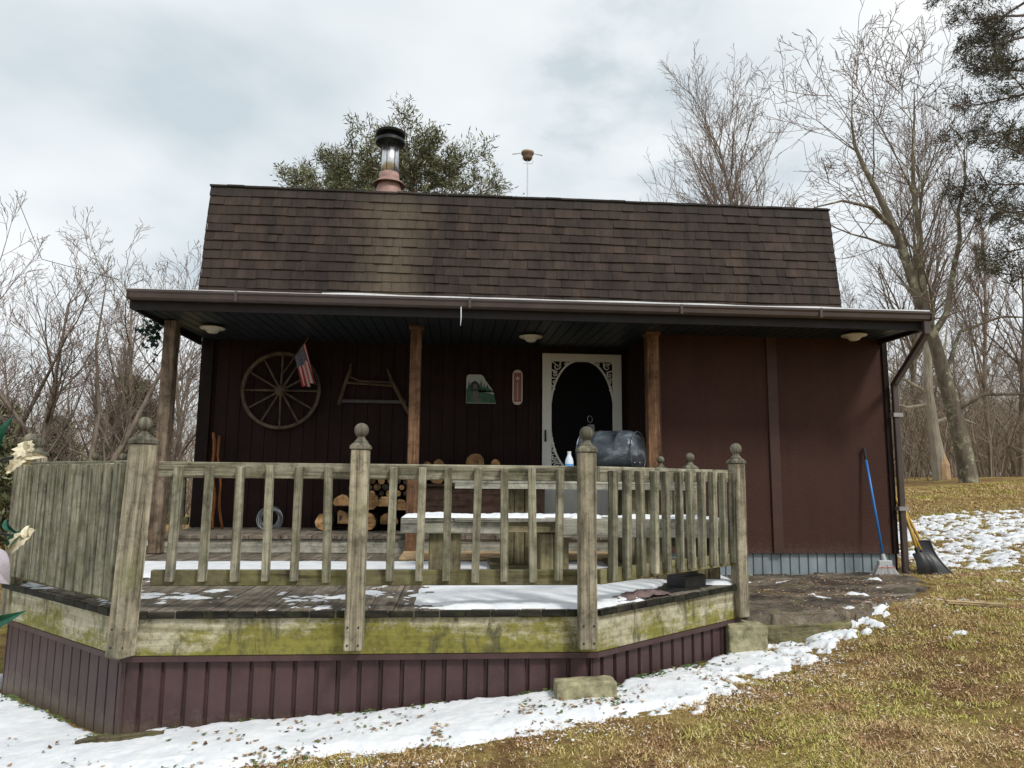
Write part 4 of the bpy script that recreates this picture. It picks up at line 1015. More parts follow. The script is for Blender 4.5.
# broom
br = thing('broom', 'push broom with blue handle and pale bristles leaning on the brown wall panel', 'broom', (4.17, 6.78, .02))
BLUE = plain('blue_handle', (.03, .16, .46), .35, var=.08)
top, bot = Vector((4.128, 6.965, 1.25)), Vector((4.165, 6.80, .20))
m = MB(); m.tube([top, bot], .0125, 12); m.build('handle', BLUE, br, smooth=True)
m = MB(); dv = (top-bot).normalized(); m.tube([top, top+dv*.03], .017, 12); m.tube([top-dv*.09, top-dv*.002], .0135, 12); m.build('grip', BLACK, br)
m = MB(); m.tube([bot+dv*.05, bot-dv*.02], [.018, .026], 12); m.bar((4.10, 6.795, .165), (4.235, 6.795, .165), .05, .05); m.build('ferrule', plain('grey_ferrule', (.42, .44, .45), .5), br, bevel=.006)
m = MB(); rnd = random.Random(2)
for k in range(420):
    u = rnd.uniform(-1, 1); v = rnd.uniform(-1, 1)
    a = Vector((4.168+u*.066, 6.795+v*.022, .15)); b = Vector((4.168+u*.118+rnd.gauss(0, .006), 6.79+v*.05, .055+rnd.uniform(0, .012))); m.tube([a, b], .0022, 3, cap=False)
m.build('bristles', plain('pale_bristles', (.50, .50, .50), .7, var=.25, scale=60), br)
m = MB()
for k in range(40):
    a = -1+2*k/40; b = -1+2*(k+1)/40; m.bar((4.168+a*.085, 6.762, .125+.004*math.sin(a*9)), (4.168+b*.085, 6.762, .125+.004*math.sin(b*9)), .004, .005)
m.build('stitching', plain('red_stitch', (.55, .12, .08), .7), br)
# shovels
YEL = plain('yellow_handle', (.48, .30, .05), .5, var=.15)
def shovel(nm, a, b, scoop, label):
    t = thing(nm, label, 'shovel', tuple(b), 'shovels leaning behind the downspout')
    a = Vector(a); b = Vector(b); m = MB(); m.tube([a, b], .0145, 10); m.build('handle', YEL, t, smooth=True)
    d = (b-a).normalized(); m = MB(); m.tube([b-d*.06, b+d*.05], [.02, .024], 10); m.build('socket', BLACK, t)
    m = MB(); W, Ln = scoop; nx, ny = 12, 12; sd = Vector((1, .15, 0)).normalized(); fw = d.copy(); nn_ = sd.cross(fw).normalized()
    def sp(i, j, th=0):
        u = -1+2*i/nx; v = j/ny; return b+d*.0+fw*(v*Ln)+sd*(u*W*(.82+.18*v))+nn_*(-.05*(1-u*u)+.05*v*v-.03*math.sin(v*math.pi)+th)
    for i in range(nx):
        for j in range(ny):
            m.face([sp(i, j), sp(i+1, j), sp(i+1, j+1), sp(i, j+1)]); m.face([sp(i, j, .006), sp(i, j+1, .006), sp(i+1, j+1, .006), sp(i+1, j, .006)])
    m.build('scoop', BLACK, t, smooth=True)
    return t
shovel('shovel', (4.56, 7.10, .78), (4.60, 6.92, .24), (.085, .25), 'narrow black-bladed shovel with yellow handle just right of the downspout')
shovel('shovel', (4.50, 7.14, .86), (4.66, 6.93, .22), (.085, .24), 'second yellow-handled shovel leaning in front of the wide black scoop')
t = thing('snow_shovel', 'wide black snow shovel scoop leaning at the house corner on the slope', 'shovel', (4.75, 7.0, .03), 'shovels leaning behind the downspout')
m = MB(); nx, ny = 14, 14
def sq(i, j, th=0):
    u = -1+2*i/nx; v = j/ny; top = Vector((4.72, 7.06, .36)); bot = Vector((4.77, 6.84, .035))
    p = top.lerp(bot, v); return p+Vector((u*.112*(.9+.1*v)+.04*v*v, u*.02, 0))+Vector((-.0, .07*math.sin(v*math.pi*.9)+th-.03*u*u, 0))
for i in range(nx):
    for j in range(ny):
        m.face([sq(i, j), sq(i+1, j), sq(i+1, j+1), sq(i, j+1)]); m.face([sq(i, j, .008), sq(i, j+1, .008), sq(i+1, j+1, .008), sq(i+1, j, .008)])
m.build('scoop', BLACK, t, smooth=True)
m = MB(); m.tube([sq(7, 0), Vector((4.60, 7.13, .70))], .014, 10); m.build('handle', YEL, t)
m = MB(); rim_ = [sq(0, j, -.004) for j in range(ny, -1, -1)]+[sq(i, 0, -.004) for i in range(nx+1)]+[sq(nx, j, -.004) for j in range(ny+1)]; m.tube(rim_, .007, 6); m.build('rim', plain('worn_grey_rim', (.12, .12, .12), .5), t)

# antenna on roof
an = thing('roof_antenna', 'round disc television antenna with two faint side arms on a thin mast above the roof', 'antenna', (.87, 8.9, 4.3))
m = MB(); m.tube([(.87, 8.9, 4.30), (.87, 8.9, 5.12)], .009, 8); m.build('mast', STEEL, an)
m = MB(); m.lathe([(.05, 5.10), (.062, 5.12), (.068, 5.165), (.085, 5.18), (.085, 5.195)], (.87, 8.9, 0), 20); m.build('housing', plain('brown_antenna_base', (.20, .14, .10), .5), an, smooth=True)
m = MB(); m.lathe([(.086, 5.196), (.082, 5.215), (.05, 5.235), (.01, 5.242)], (.87, 8.9, 0), 20); m.build('dome', LAMPW, an, smooth=True)
for sx in (-1, 1):
    m = MB(); m.tube([(.87+sx*.09, 8.9, 5.19), (.87+sx*.20, 8.9, 5.175)], [.006, .012], 6); m.build('arm', plain('pale_arm', (.75, .77, .78), .4), an)
    m = MB(); m.tube([(.87+sx*.012, 8.9, 5.05), (.87+sx*.06, 8.9, 5.045), (.87+sx*.075, 8.9, 5.08), (.87+sx*.065, 8.9, 5.13)], .003, 5); m.build('bracket', STEEL, an)

# garden ornament on the left edge
ga = thing('metal_flower_ornament', 'painted metal garden flower with cream petals and dark green leaves at the left edge', 'garden ornament', (-1.50, 2.4, -.38))
DG = plain('dark_green_enamel', (.01, .075, .045), .3, var=.4, scale=30); CP = plain('cream_petal_paint', (.60, .55, .40), .6, var=.35, scale=70, bmp=.5, bscale=120); LP = plain('lilac_petal_paint', (.55, .52, .60), .5, var=.15, scale=30)
m = MB(); m.tube([(-1.50, 2.4, -.45), (-1.50, 2.4, .3), (-1.49, 2.4, .8), (-1.50, 2.4, 1.14)], .011, 8); m.build('stem', DG, ga)
m = MB(); m.tube([(-1.495, 2.4, .76), (-1.42, 2.4, .755), (-1.35, 2.4, .745)], .0045, 6); m.build('branch', BLACK, ga)
m = MB(); m.tube([(-1.495, 2.4, .95), (-1.43, 2.4, .985), (-1.37, 2.4, 1.0)], .0045, 6); m.build('branch', BLACK, ga)
SH = Vector((.028, 0, .0))
def petal(m, base, tip, w, curl_=.02, n=10, side=None, jag=0):
    base = Vector(base)+SH; tip = Vector(tip)+SH; d = tip-base; s_ = (side or d.cross(Vector((0, 1, 0)))).normalized(); nn_ = d.cross(s_).normalized()
    for sgn in (-1, 1):
        prev = None
        for i in range(n+1):
            u = i/n; ww = w*math.sin(math.pi*min(1, .08+.92*u)**.8)*(1+jag*math.sin(i*3.1+sgn)); c = base+d*u+nn_*curl_*math.sin(math.pi*u); e = c+s_*sgn*ww+nn_*.012*ww/w
            if prev:
                q = [prev[0], c, e, prev[1]]; m.face(q); m.face([v+nn_*.0012 for v in q][::-1])
            prev = (c, e)
m = MB()
petal(m, (-1.385, 2.4, 1.045), (-1.375, 2.4, .965), .030, jag=.25); petal(m, (-1.375, 2.4, 1.0), (-1.435, 2.39, .935), .016, jag=.2); petal(m, (-1.39, 2.4, 1.0), (-1.325, 2.4, .995), .013); petal(m, (-1.405, 2.4, 1.03), (-1.36, 2.4, 1.0), .026, jag=.25)
petal(m, (-1.415, 2.4, .955), (-1.44, 2.4, .945), .01)
m.build('flower_head', CP, ga)
m = MB(); petal(m, (-1.345, 2.4, .77), (-1.41, 2.4, .685), .020, side=Vector((1, 0, -.6)), jag=.2); petal(m, (-1.36, 2.4, .78), (-1.345, 2.4, .73), .012); m.build('flower_head', CP, ga)
m = MB(); petal(m, (-1.425, 2.395, .80), (-1.385, 2.395, .755), .010); petal(m, (-1.372, 2.395, .765), (-1.41, 2.395, .70), .012); m.build('sepal', DG, ga)
m = MB(); petal(m, (-1.46, 2.4, .70), (-1.40, 2.4, .60), .05); m.build('bud', LP, ga, smooth=True)
m = MB(); petal(m, (-1.50, 2.4, .45), (-1.33, 2.38, .525), .024, .03); m.build('leaf', DG, ga, smooth=True)
m = MB(); petal(m, (-1.475, 2.4, 1.0), (-1.435, 2.4, 1.13), .014); m.build('leaf', DG, ga)
tk = thing('water_tank', 'pale blue round tank with white rim beyond the left end of the deck', 'tank', (-9.6, 12, -.9))
tu = MB(); tu.lathe([(1.0, -.95), (1.0, .60)], (-9.6, 12, 0), 40); tu.build('tank_wall', plain('pale_blue_wall', (.30, .40, .55), .4), tk, smooth=True)
tu = MB(); tu.lathe([(1.03, .60), (1.03, .68), (.9, .685)], (-9.6, 12, 0), 40); tu.build('rim', WHITE, tk)

# ------------------------------------------------------------------ vegetation
def grow(rnd, p, d, L, r, depth, maxd, out, P):
    n = max(3, int(L/P['seg'])+2) if depth < 2 else (4 if depth < 3 else 3)
    pts = [p.copy()]; rad = [r]; dd = d.normalized(); q = p.copy()
    for i in range(n):
        dd = (dd+Vector((rnd.gauss(0, 1), rnd.gauss(0, 1), rnd.gauss(0, 1)))*P['wob']*(1 if depth else .35)+Vector((0, 0, P['up']*(.3 if depth == 0 else 1)))).normalized()
        q = q+dd*(L/n); pts.append(q.copy()); rad.append(max(P['rmin'], r*(1-.75*(i+1)/n)))
        if depth < maxd and (i+1)/n > P['clear'][min(depth, len(P['clear'])-1)]:
            k = P['kids'][min(depth, len(P['kids'])-1)]; k = int(k)+(rnd.random() < k % 1)
            for _ in range(k):
                az = rnd.uniform(0, 2*math.pi); sp = R(rnd.uniform(*P['spread'])); a = dd.orthogonal().normalized(); a = Matrix.Rotation(az, 3, dd) @ a
                cd = dd*math.cos(sp)+a*math.sin(sp)
                frac = (i+1)/n
                cl = L*P['lenf'][min(depth, len(P['lenf'])-1)]*(1.15-.6*frac)*rnd.uniform(.6, 1.1)
                grow(rnd, q.copy(), cd, cl, max(P['rmin'], rad[-1]*rnd.uniform(.45, .68)), depth+1, maxd, out, P)
    out.append((depth, pts, rad))
BASE = dict(seg=.6, wob=.09, up=.05, rmin=.005, clear=[.28, .18, .15, .2], kids=[1.9, 1.15, .95, .8], spread=(24, 56), lenf=[.50, .60, .62, .70])
def tree_obj(name, label, cat, seed, h, r, P=None, loc=(0, 0, 0), stems=None, group=None, tmat=BARK, cmat=TWIG, maxd=4, cut=1):
    rnd = random.Random(seed); Q = dict(BASE); Q.update(P or {}); out = []
    if stems:
        for pts, rads, kidsP in stems:
            pts = [Vector(p) for p in pts]; out.append((0, pts, rads)); Q2 = dict(Q); Q2.update(kidsP)
            for i in range(1, len(pts)):
                if i/len(pts) < Q2['clear'][0]: continue
                dd = (pts[i]-pts[i-1]).normalized()
                for _ in range(int(Q2['n'])+(rnd.random() < Q2['n'] % 1)):
                    az = rnd.uniform(0, 2*math.pi); sp = R(rnd.uniform(*Q2['spread'])); a = Matrix.Rotation(az, 3, dd) @ dd.orthogonal().normalized()
                    u = rnd.random(); q = pts[i-1].lerp(pts[i], u)
                    grow(rnd, q, dd*math.cos(sp)+a*math.sin(sp)+Vector((0, 0, .2)), Q2['bl']*rnd.uniform(.6, 1.1), max(.012, rads[i]*.38), 1, maxd, out, Q2)
    else:
        grow(rnd, Vector((0, 0, -.1)), Vector((rnd.gauss(0, .05), rnd.gauss(0, .05), 1)), h, r, 0, maxd, out, Q)
    t = thing(name, label, cat, (0, 0, 0), group)
    a, b = MB(), MB()
    for depth, pts, rad in out:
        if depth <= cut: a.tube(pts, rad, 9 if depth == 0 else 6, cap=False)
        else: b.tube(pts, rad, 4 if depth == 2 else 3, cap=False)
    a.build('trunk', tmat, t, smooth=True); b.build('crown', cmat, t)
    t.location = loc
    return t
def place(src, x, y, rz, s, label, group=None, first=[]):
    if src.get('used'): o = copy_tree(src)
    else: o = src; src['used'] = 1
    o.location = (x, y, H0(x, y)); o.rotation_euler = (0, 0, rz); o.scale = (s, s, s*1.0); tag(o, label, 'tree', group)
    return o
# prototypes
vase = tree_obj('bare_tree', '-', 'tree', 21, 7.0, .10, dict(up=.06, spread=(22, 48), clear=[.22, .15, .1]))
vase2 = tree_obj('bare_tree', '-', 'tree', 22, 6.5, .09, dict(up=.05, wob=.11, spread=(25, 55), clear=[.15, .12, .1]), cmat=TWIGP)
multi = tree_obj('bare_tree', '-', 'tree', 23, 6.5, .08, dict(up=.05, wob=.11, n=1.6, bl=2.0, spread=(22, 50)), stems=[
    ([(0, 0, 0), (.12, 0, .9), (.35, 0, 2.0), (.9, .2, 3.4), (1.5, .3, 5.0), (1.8, .3, 6.2)], [.12, .10, .085, .06, .035, .015], {}),
    ([(0, 0, 0), (-.15, 0, .8), (-.6, .1, 1.9), (-1.2, 0, 3.0), (-2.1, -.2, 4.3), (-2.9, -.2, 5.0)], [.11, .09, .075, .055, .03, .015], {}),
    ([(.1, 0, .6), (0, .2, 2.0), (.1, .3, 3.6), (-.1, .4, 5.2), (.0, .4, 6.8)], [.08, .07, .05, .03, .014], {})])
slim = tree_obj('bare_tree', '-', 'tree', 24, 8.5, .075, dict(up=.07, spread=(16, 36), clear=[.3, .2, .1], lenf=[.36, .55, .62, .7], kids=[2.0, 1.25, 1.0, .8]))
GL = 'bare trees in the woods beyond the left end of the deck'
def px(pxx, Y):  # world x of a photo column at distance Y (plain perspective arithmetic)
    a = .0777; u = (pxx-512)/715.3/.991; return Y*math.tan(math.atan(u)+a) if True else 0
left = [(multi, 95, 13, .3, .74, 'bare multi-stemmed tree left of the porch, its trunks rising behind the railing posts'),
        (vase, 45, 13, 1.0, .68, 'bare crooked tree at far left behind the painted metal flower'),
        (vase2, 130, 14, 2.0, .80, 'bare spreading tree just left of the porch roof corner'),
        (slim, 170, 15, 0, .50, 'slim bare tree seen past the left porch post'),
        (slim, 115, 15, 1.2, .52, 'tall slim bare tree rising over the left end of the gutter'),
        (vase, 190, 17, 3.3, .78, 'bare tree between the left porch post and the house corner'),
        (multi, 5, 14, 2.4, .80, 'bare multi-stemmed tree cut by the left edge of the picture')]
for src, c, Y, rz, s, lb in left: place(src, px(c, Y), Y, rz, s, lb)
rnd = random.Random(77)
for k in range(7):
    Y = rnd.uniform(18, 28); src = [slim, vase, vase2, multi][k % 4]; c = -30+k*34+rnd.uniform(-8, 8)
    place(src, px(c, Y), Y, rnd.uniform(0, 6), rnd.uniform(.62, .82)*Y/21, 'bare background tree in the mass of twigs left of the house', GL)
for k in range(3): pass
# right big tree, hand-laid stems (Y=16)
Y = 16
big_ = tree_obj('bare_tree', 'tall thick lichen-barked bare tree leaning over the right end of the roof', 'tree', 31, 0, 0, dict(up=.06, wob=.09, n=1.9, bl=3.1, spread=(25, 62), clear=[.35, .12, .1], kids=[1.6, 1.15, 1.0, .9], lenf=[.5, .62, .65, .7], rmin=.006),
    stems=[([(12.02, Y, .75), (11.88, Y, 1.9), (11.63, Y, 3.1), (11.40, Y, 4.2), (10.98, Y, 5.6), (10.62, Y, 6.9), (10.25, Y+.1, 8.0), (10.0, Y+.2, 8.7), (9.85, Y+.3, 9.3), (9.8, Y+.3, 9.9), (9.85, Y+.3, 10.6)], [.22, .19, .165, .14, .115, .095, .075, .055, .04, .026, .012], {'clear': [.3, .1, .1]}),
           ([(11.30, Y, 4.5), (11.10, Y-.1, 5.8), (11.05, Y-.2, 6.9), (10.9, Y-.3, 7.9), (10.95, Y-.3, 8.9), (11.05, Y-.3, 9.8), (11.1, Y-.3, 10.6)], [.09, .08, .068, .052, .038, .022, .01], {'clear': [.3, .1, .1]}),
           ([(11.32, Y, 4.4), (11.75, Y, 5.0), (12.0, Y, 6.1), (12.3, Y+.1, 6.9), (12.3, Y+.1, 7.6), (12.5, Y, 8.4), (12.5, Y, 9.2)], [.085, .072, .06, .05, .038, .025, .012], {'bl': 2.2, 'clear': [.3, .1, .1]}),
           ([(10.60, Y, 7.0), (9.9, Y-.2, 7.5), (9.1, Y-.3, 7.6), (8.4, Y-.3, 7.4)], [.055, .045, .03, .014], {'bl': 1.6, 'n': 2}),
           ([(11.72, Y, 2.6), (12.3, Y-.3, 3.0), (13.2, Y-.5, 3.0), (14.0, Y-.5, 2.7)], [.05, .04, .03, .012], {'bl': 1.2, 'n': 1.5}),
           ([(11.55, Y, 3.4), (12.2, Y+.2, 4.6), (13.3, Y+.2, 5.0), (14.4, Y+.2, 5.0)], [.05, .04, .03, .012], {'bl': 1.3, 'n': 1.5})],
    tmat=BARKL, cmat=TWIG)
mid = tree_obj('bare_tree', '-', 'tree', 36, 12.2, .15, dict(up=.055, wob=.06, spread=(18, 46), clear=[.32, .14, .12], kids=[2.4, 1.25, 1.05, .9], lenf=[.46, .58, .62, .70], rmin=.006), cmat=TWIG)
place(mid, px(776, 22), 22, .4, 1.0, 'fine-twigged bare tree rising behind the right part of the roof')
rt = [(slim, 735, 20, .8, .72, 'faint small bare tree tops just above the roof left of the fine-twigged tree'), (vase2, 845, 18, 2.2, .80, 'bare crooked tree just beyond the right end of the shingle roof'),
      (slim, 985, 21, .3, 1.05, 'slim bare tree between the thick leaning tree and the evergreen'), (vase, 1015, 19, 5.0, .85, 'bare tree at the far right edge under the evergreen boughs'),
      (mid, 905, 27, 3.0, .95, 'tall fine-twigged bare tree standing behind the thick leaning tree')]
for src, c, Y, rz, s, lb in rt: place(src, px(c, Y), Y, rz, s, lb)
GR = 'bare trees in the woods on the rise right of the house'
for k in range(10):
    Y = rnd.uniform(20, 34); src = [slim, vase, vase2, multi][k % 4]; c = 845+k*19+rnd.uniform(-8, 8)
    place(src, px(c, Y), Y, rnd.uniform(0, 6), rnd.uniform(.5, .72)*Y/22, 'bare background tree in the grey woods right of the house', GR)
place(slim, px(585, 24), 24, 1, .92, 'faint bare treetop showing above the middle of the roof')
# snag
sn = thing('dead_snag', 'pale barkless broken tree with split orange base on the rise behind the shovels', 'tree', (0, 0, 0))
SX, SY = px(934, 18), 18; SZ = H0(SX, SY)
m = MB(); m.tube([(SX, SY, SZ-.1), (SX-.02, SY, SZ+.6), (SX-.08, SY, SZ+1.2), (SX-.18, SY, SZ+2.4), (SX-.1, SY, SZ+3.6), (SX+.1, SY, SZ+5.4)], [.19, .17, .13, .12, .09, .03], 10); m.build('trunk', BARKP, sn)
m = MB()
for a, b, c in (((-.18, 0, 2.3), (-.9, 0, 2.7), (-1.5, 0, 3.1)), ((-.15, 0, 2.0), (-.8, 0, 1.9), (-1.3, .1, 2.1)), ((0, 0, 3.0), (.4, 0, 3.6), (.5, 0, 4.2)), ((-.12, 0, 1.5), (.5, 0, 1.7), (1.1, 0, 1.5))):
    m.tube([Vector(a)+Vector((SX, SY, SZ)), Vector(b)+Vector((SX, SY, SZ)), Vector(c)+Vector((SX, SY, SZ))], [.05, .035, .012], 6)
m.build('limb', BARKP, sn)
m = MB(); m.tube([(SX+.04, SY-.06, SZ-.05), (SX+.05, SY-.06, SZ+.4), (SX+.03, SY-.02, SZ+.72)], [.18, .16, .10], 10); m.build('exposed_wood', plain('orange_rot_wood', (.46, .31, .18), .9, var=.3, scale=6, coords='obj'), sn)

# evergreens
def clump(m, rnd, p, d, L, n, w, flat=0.0):
    for _ in range(n):
        v = (d*rnd.uniform(.2, 1.0)+Vector((rnd.gauss(0, 1), rnd.gauss(0, 1), rnd.gauss(0, 1)*(1-flat)))*.62).normalized()
        l = L*rnd.uniform(.55, 1.15); s_ = v.cross(Vector((rnd.gauss(0, 1), rnd.gauss(0, 1), rnd.gauss(0, 1)))).normalized()*w*rnd.uniform(.7, 1.3)
        o_ = p+Vector((rnd.gauss(0, 1), rnd.gauss(0, 1), rnd.gauss(0, 1)))*L*.45; u = min(1, max(0, rnd.gauss(.45, .25)))
        m.face([o_-s_*.3, o_+v*l*.5-s_, o_+v*l, o_+v*l*.5+s_], [(u, 0)]*4)
def evergreen(name, label, seed, x, y, h, r, spec, mat, cl=.16, cw=.022, nb=34, droop=-.1, clear=.25, per=9, flat=0, dens=1.0, lean=(0, 0)):
    rnd = random.Random(seed); t = thing(name, label, 'tree', (x, y, H0(x, y)))
    z0 = H0(x, y); a = MB(); b = MB(); L = MB()
    def tr(u): return Vector((x+lean[0]*u+.12*math.sin(u*5), y+lean[1]*u, z0-.1+h*u))
    a.tube([tr(k/12) for k in range(13)], [r*(1-.9*k/12)+.01 for k in range(13)], 9, cap=False)
    for k in range(nb):
        u = clear+(1-clear)*(k+.5)/nb; p = tr(u); az = k*2.4+rnd.uniform(-.4, .4); bl = spec(u)*rnd.uniform(.75, 1.15)
        d = Vector((math.cos(az), math.sin(az), droop+.35*(u))).normalized(); pts = [p]; n = 6; q = p.copy()
        for i in range(n):
            d = (d+Vector((rnd.gauss(0, .12), rnd.gauss(0, .12), rnd.gauss(0, .08)+.05))).normalized(); q = q+d*bl/n; pts.append(q.copy())
            if i >= 1:
                for _ in range(int(per*dens)):
                    sd = Matrix.Rotation(rnd.uniform(0, 6.28), 3, d) @ d.orthogonal().normalized(); sl_ = bl*rnd.uniform(.10, .34)*(1.1-.5*i/n)
                    e = q+(d*.7+sd*.9).normalized()*sl_+Vector((0, 0, .05)); L.tube([q, e], [.010, .004], 3, cap=False)
                    for w in (.45, .75, 1.0): clump(b, rnd, q.lerp(e, w), (e-q).normalized(), cl, 14, cw, flat)
        L.tube(pts, [max(.008, r*.28*(1-i/7)) for i in range(7)], 5, cap=False)
    a.build('trunk', BARK, t, smooth=True); L.build('limbs', TWIG, t); b.build('crown', mat, t)
    return t
evergreen('evergreen_tree', 'rounded olive-green evergreen rising behind the roof and chimney', 41, px(412, 15.5), 15.5, 8.45, .15, lambda u: 2.35*math.sqrt(max(.04, 1-((max(u, .66)-.66)/.36)**2)), NEED, nb=60, clear=.50, droop=.0, dens=.75, per=6, cl=.15, cw=.011)
evergreen('evergreen_tree', 'lower wide evergreen crown showing above the roof left of the chimney', 42, px(345, 16.5), 16.5, 8.5, .12, lambda u: 1.9*math.sqrt(max(.05, 1-((max(u, .7)-.7)/.32)**2)), NEED, nb=36, clear=.55, droop=.05, dens=.7, per=7, cl=.15, cw=.011)
evergreen('hemlock_tree', 'tall dark evergreen with loose drooping boughs at the upper right edge', 43, px(1082, 14.5), 14.5, 14.5, .12, lambda u: 2.3*(1.15-u)**.35, NEED2, nb=60, clear=.30, droop=-.12, cl=.13, cw=.009, per=6, flat=.2, lean=(-.5, 0))
for i, (c, Y, h, lb) in enumerate(((10, 19, 3.4, 'small green cedar in the woods behind the painted metal flower'), (68, 21, 3.2, 'small green cedar among the twigs behind the far railing posts'), (140, 18, 3.9, 'small olive cedar seen between the gutter end and the corner post'), (-42, 12, 3.4, 'bright green cedar cut by the left edge of the picture'))):
    evergreen('cedar_shrub', lb, 50+i, px(c, Y), Y, h, .07, lambda u: 1.1*(1.08-u)**.7, NEED, nb=18, clear=.08, droop=.35, per=4, cl=.17, cw=.022)

# woods undergrowth
def thicket(name, label, x0f, x1f, y0, y1, n, hlo, hhi, seed):
    rnd = random.Random(seed); V = []; F = []; U = []
    m = MB()
    for _ in range(n):
        y = y0+(y1-y0)*rnd.random()**.8; x = rnd.uniform(x0f(y), x1f(y)); z = H0(x, y)-.05; h = rnd.uniform(hlo, hhi)
        u = rnd.random(); d = Vector((rnd.gauss(0, .16), rnd.gauss(0, .16), 1)).normalized(); p = Vector((x, y, z)); pts = [p]; r0 = rnd.uniform(.008, .03)*(y/22)
        stk = [(p, d, h, r0, 0)]
        while stk:
            p, d, L, r, dep = stk.pop(); k = 3
            q = p.copy(); prev = q.copy(); dd = d.copy()
            for i in range(k):
                dd = (dd+Vector((rnd.gauss(0, .17), rnd.gauss(0, .17), rnd.gauss(0, .1)))).normalized(); prev = q; q = q+dd*L/k; rr = r*(1-.28*i)
                # thin 3-sided twig
                s_ = dd.orthogonal().normalized()*rr; s2 = dd.cross(s_)
                b = len(m.v); re = max(.003, rr*.7)/max(rr, 1e-5)
                for c_, kk in ((prev, 1), (q, re)):
                    m.v += [tuple(c_+s_*kk), tuple(c_+(-s_*.5+s2*.87)*kk), tuple(c_+(-s_*.5-s2*.87)*kk)]
                for e in range(3):
                    f2 = (e+1) % 3; m.f.append((b+e, b+f2, b+3+f2, b+3+e)); m.uv += [(u, 0)]*4
                if dep < 2:
                    for _k in range(2):
                        cd = (dd+Vector((rnd.gauss(0, .7), rnd.gauss(0, .7), rnd.gauss(.1, .4)))).normalized(); stk.append((q.copy(), cd, L*rnd.uniform(.35, .55), max(.004, r*.5), dep+1))
    o = m.build(name, BRUSH, None); tag(o, label, 'brush', kind='stuff'); return o
thicket('brush_thicket', 'grey-brown mass of saplings and brush on the rise right of the house', lambda y: px(870, y), lambda y: px(1090, y), 17.5, 44, 800, 1.3, 3.8, 61)
thicket('brush_thicket', 'tan mass of saplings and brush in the woods left of the deck', lambda y: px(-90, y), lambda y: px(300, y), 12.5, 40, 260, 1.0, 2.6, 62)
thicket('distant_woods', 'far grey line of bare woods behind everything', lambda y: px(-200, y), lambda y: px(1200, y), 50, 75, 900, 4, 8, 63)

# power line at far left
m = MB(); m.tube([(px(-3, 14), 14, 6.3), (px(30, 13), 13, 4.75), (px(110, 12), 12, 4.15)], .006, 5); tag(m.build('power_line', BLACK, None), 'thin dark cable crossing the sky at far left', 'cable')

# ------------------------------------------------------------------ ground cover
def scatter_mesh(name, label, cat, N_, gen, mat, quad=False, seed=0):
    rng = np.random.default_rng(seed); vs = []; us = []
    V, U_, nv = gen(rng, N_)
    n = len(V)//nv
    me = bpy.data.meshes.new(name); me.vertices.add(len(V)); me.vertices.foreach_set('co', V.astype(np.float32).ravel())
    me.loops.add(len(V)); me.loops.foreach_set('vertex_index', np.arange(len(V), dtype=np.int32))
    me.polygons.add(n); me.polygons.foreach_set('loop_start', np.arange(0, len(V), nv, dtype=np.int32)); me.polygons.foreach_set('loop_total', np.full(n, nv, dtype=np.int32))
    me.update(); uvl = me.uv_layers.new(name='UVMap'); uvl.data.foreach_set('uv', np.stack([np.repeat(U_, nv), np.zeros(len(V))], 1).astype(np.float32).ravel())
    me.materials.append(mat); o = bpy.data.objects.new(name, me); C.objects.link(o); tag(o, label, cat, kind='stuff'); return o
def pts_lawn(rng, n, lo=2.3, hi=15):
    out = []
    k = 0
    while len(out) < n:
        y = lo+(hi-lo)*rng.random()**2.0; x = rng.uniform(px(-30, y) if y < 4.2 else .5, px(1060, y))
        if inside(DECK, x, y) or inside(poly, x, y): continue
        if y > 6.9 and x < 4.5: continue
        sg = snow_ground(x, y)
        if sg > .002 and rng.random() > (.35 if sg < .010 else .015): continue
        if y > 5.0 and snow_hill(x, y) > .008 and rng.random() > .06: continue
        if fn(x, y, 2.1, 91)+.6*fn(x, y, 7, 92) < -.32 and rng.random() < .8: continue
        out.append((x, y))
    return out
def gen_blades(rng, n):
    P = pts_lawn(rng, n); V = np.zeros((n*3, 3)); U_ = rng.random(n)
    for i, (x, y) in enumerate(P):
        z = H(x, y); k = .55+.45*min(1, y/6); L = rng.uniform(.006, .026)*(1+.07*y)*(1.9 if rng.random() < .07 else 1)*(1+.7*max(0, fn(x, y, 4, 93))); a = rng.uniform(0, 6.283); el = rng.uniform(.1, 1.1); w = .0018*(.7+.24*y)
        dx, dy, dz = math.cos(a)*math.cos(el)*L, math.sin(a)*math.cos(el)*L, math.sin(el)*L*.75
        px_, py_ = -math.sin(a)*w, math.cos(a)*w
        V[3*i] = (x-px_, y-py_, z-.002); V[3*i+1] = (x+px_, y+py_, z-.002); V[3*i+2] = (x+dx, y+dy, z+dz)
    return V, U_, 3
scatter_mesh('grass', 'short matted dead and mossy grass of the lawn', 'grass', 230000, gen_blades, BLADE, seed=1)
def gen_leaves(rng, n, region=None, s0=.008, s1=.028, up=0.006):
    P = region(rng, n); V = np.zeros((n*4, 3)); U_ = rng.random(n)
    for i, (x, y, z) in enumerate(P):
        L = rng.uniform(s0, s1); a = rng.uniform(0, 6.283); w = L*rng.uniform(.4, .7); c, s_ = math.cos(a), math.sin(a); t1, t2 = rng.uniform(0, .5)*L, rng.uniform(0, .6)*L
        V[4*i] = (x-c*L, y-s_*L, z+up+t1); V[4*i+1] = (x-s_*w, y+c*w, z+up+t2*.3); V[4*i+2] = (x+c*L, y+s_*L, z+up+t2); V[4*i+3] = (x+s_*w, y-c*w, z+up)
    return V, U_, 4
def reg_lawn(rng, n): return [(x, y, H(x, y)+.012) for x, y in pts_lawn(rng, n, 2.3, 9)]
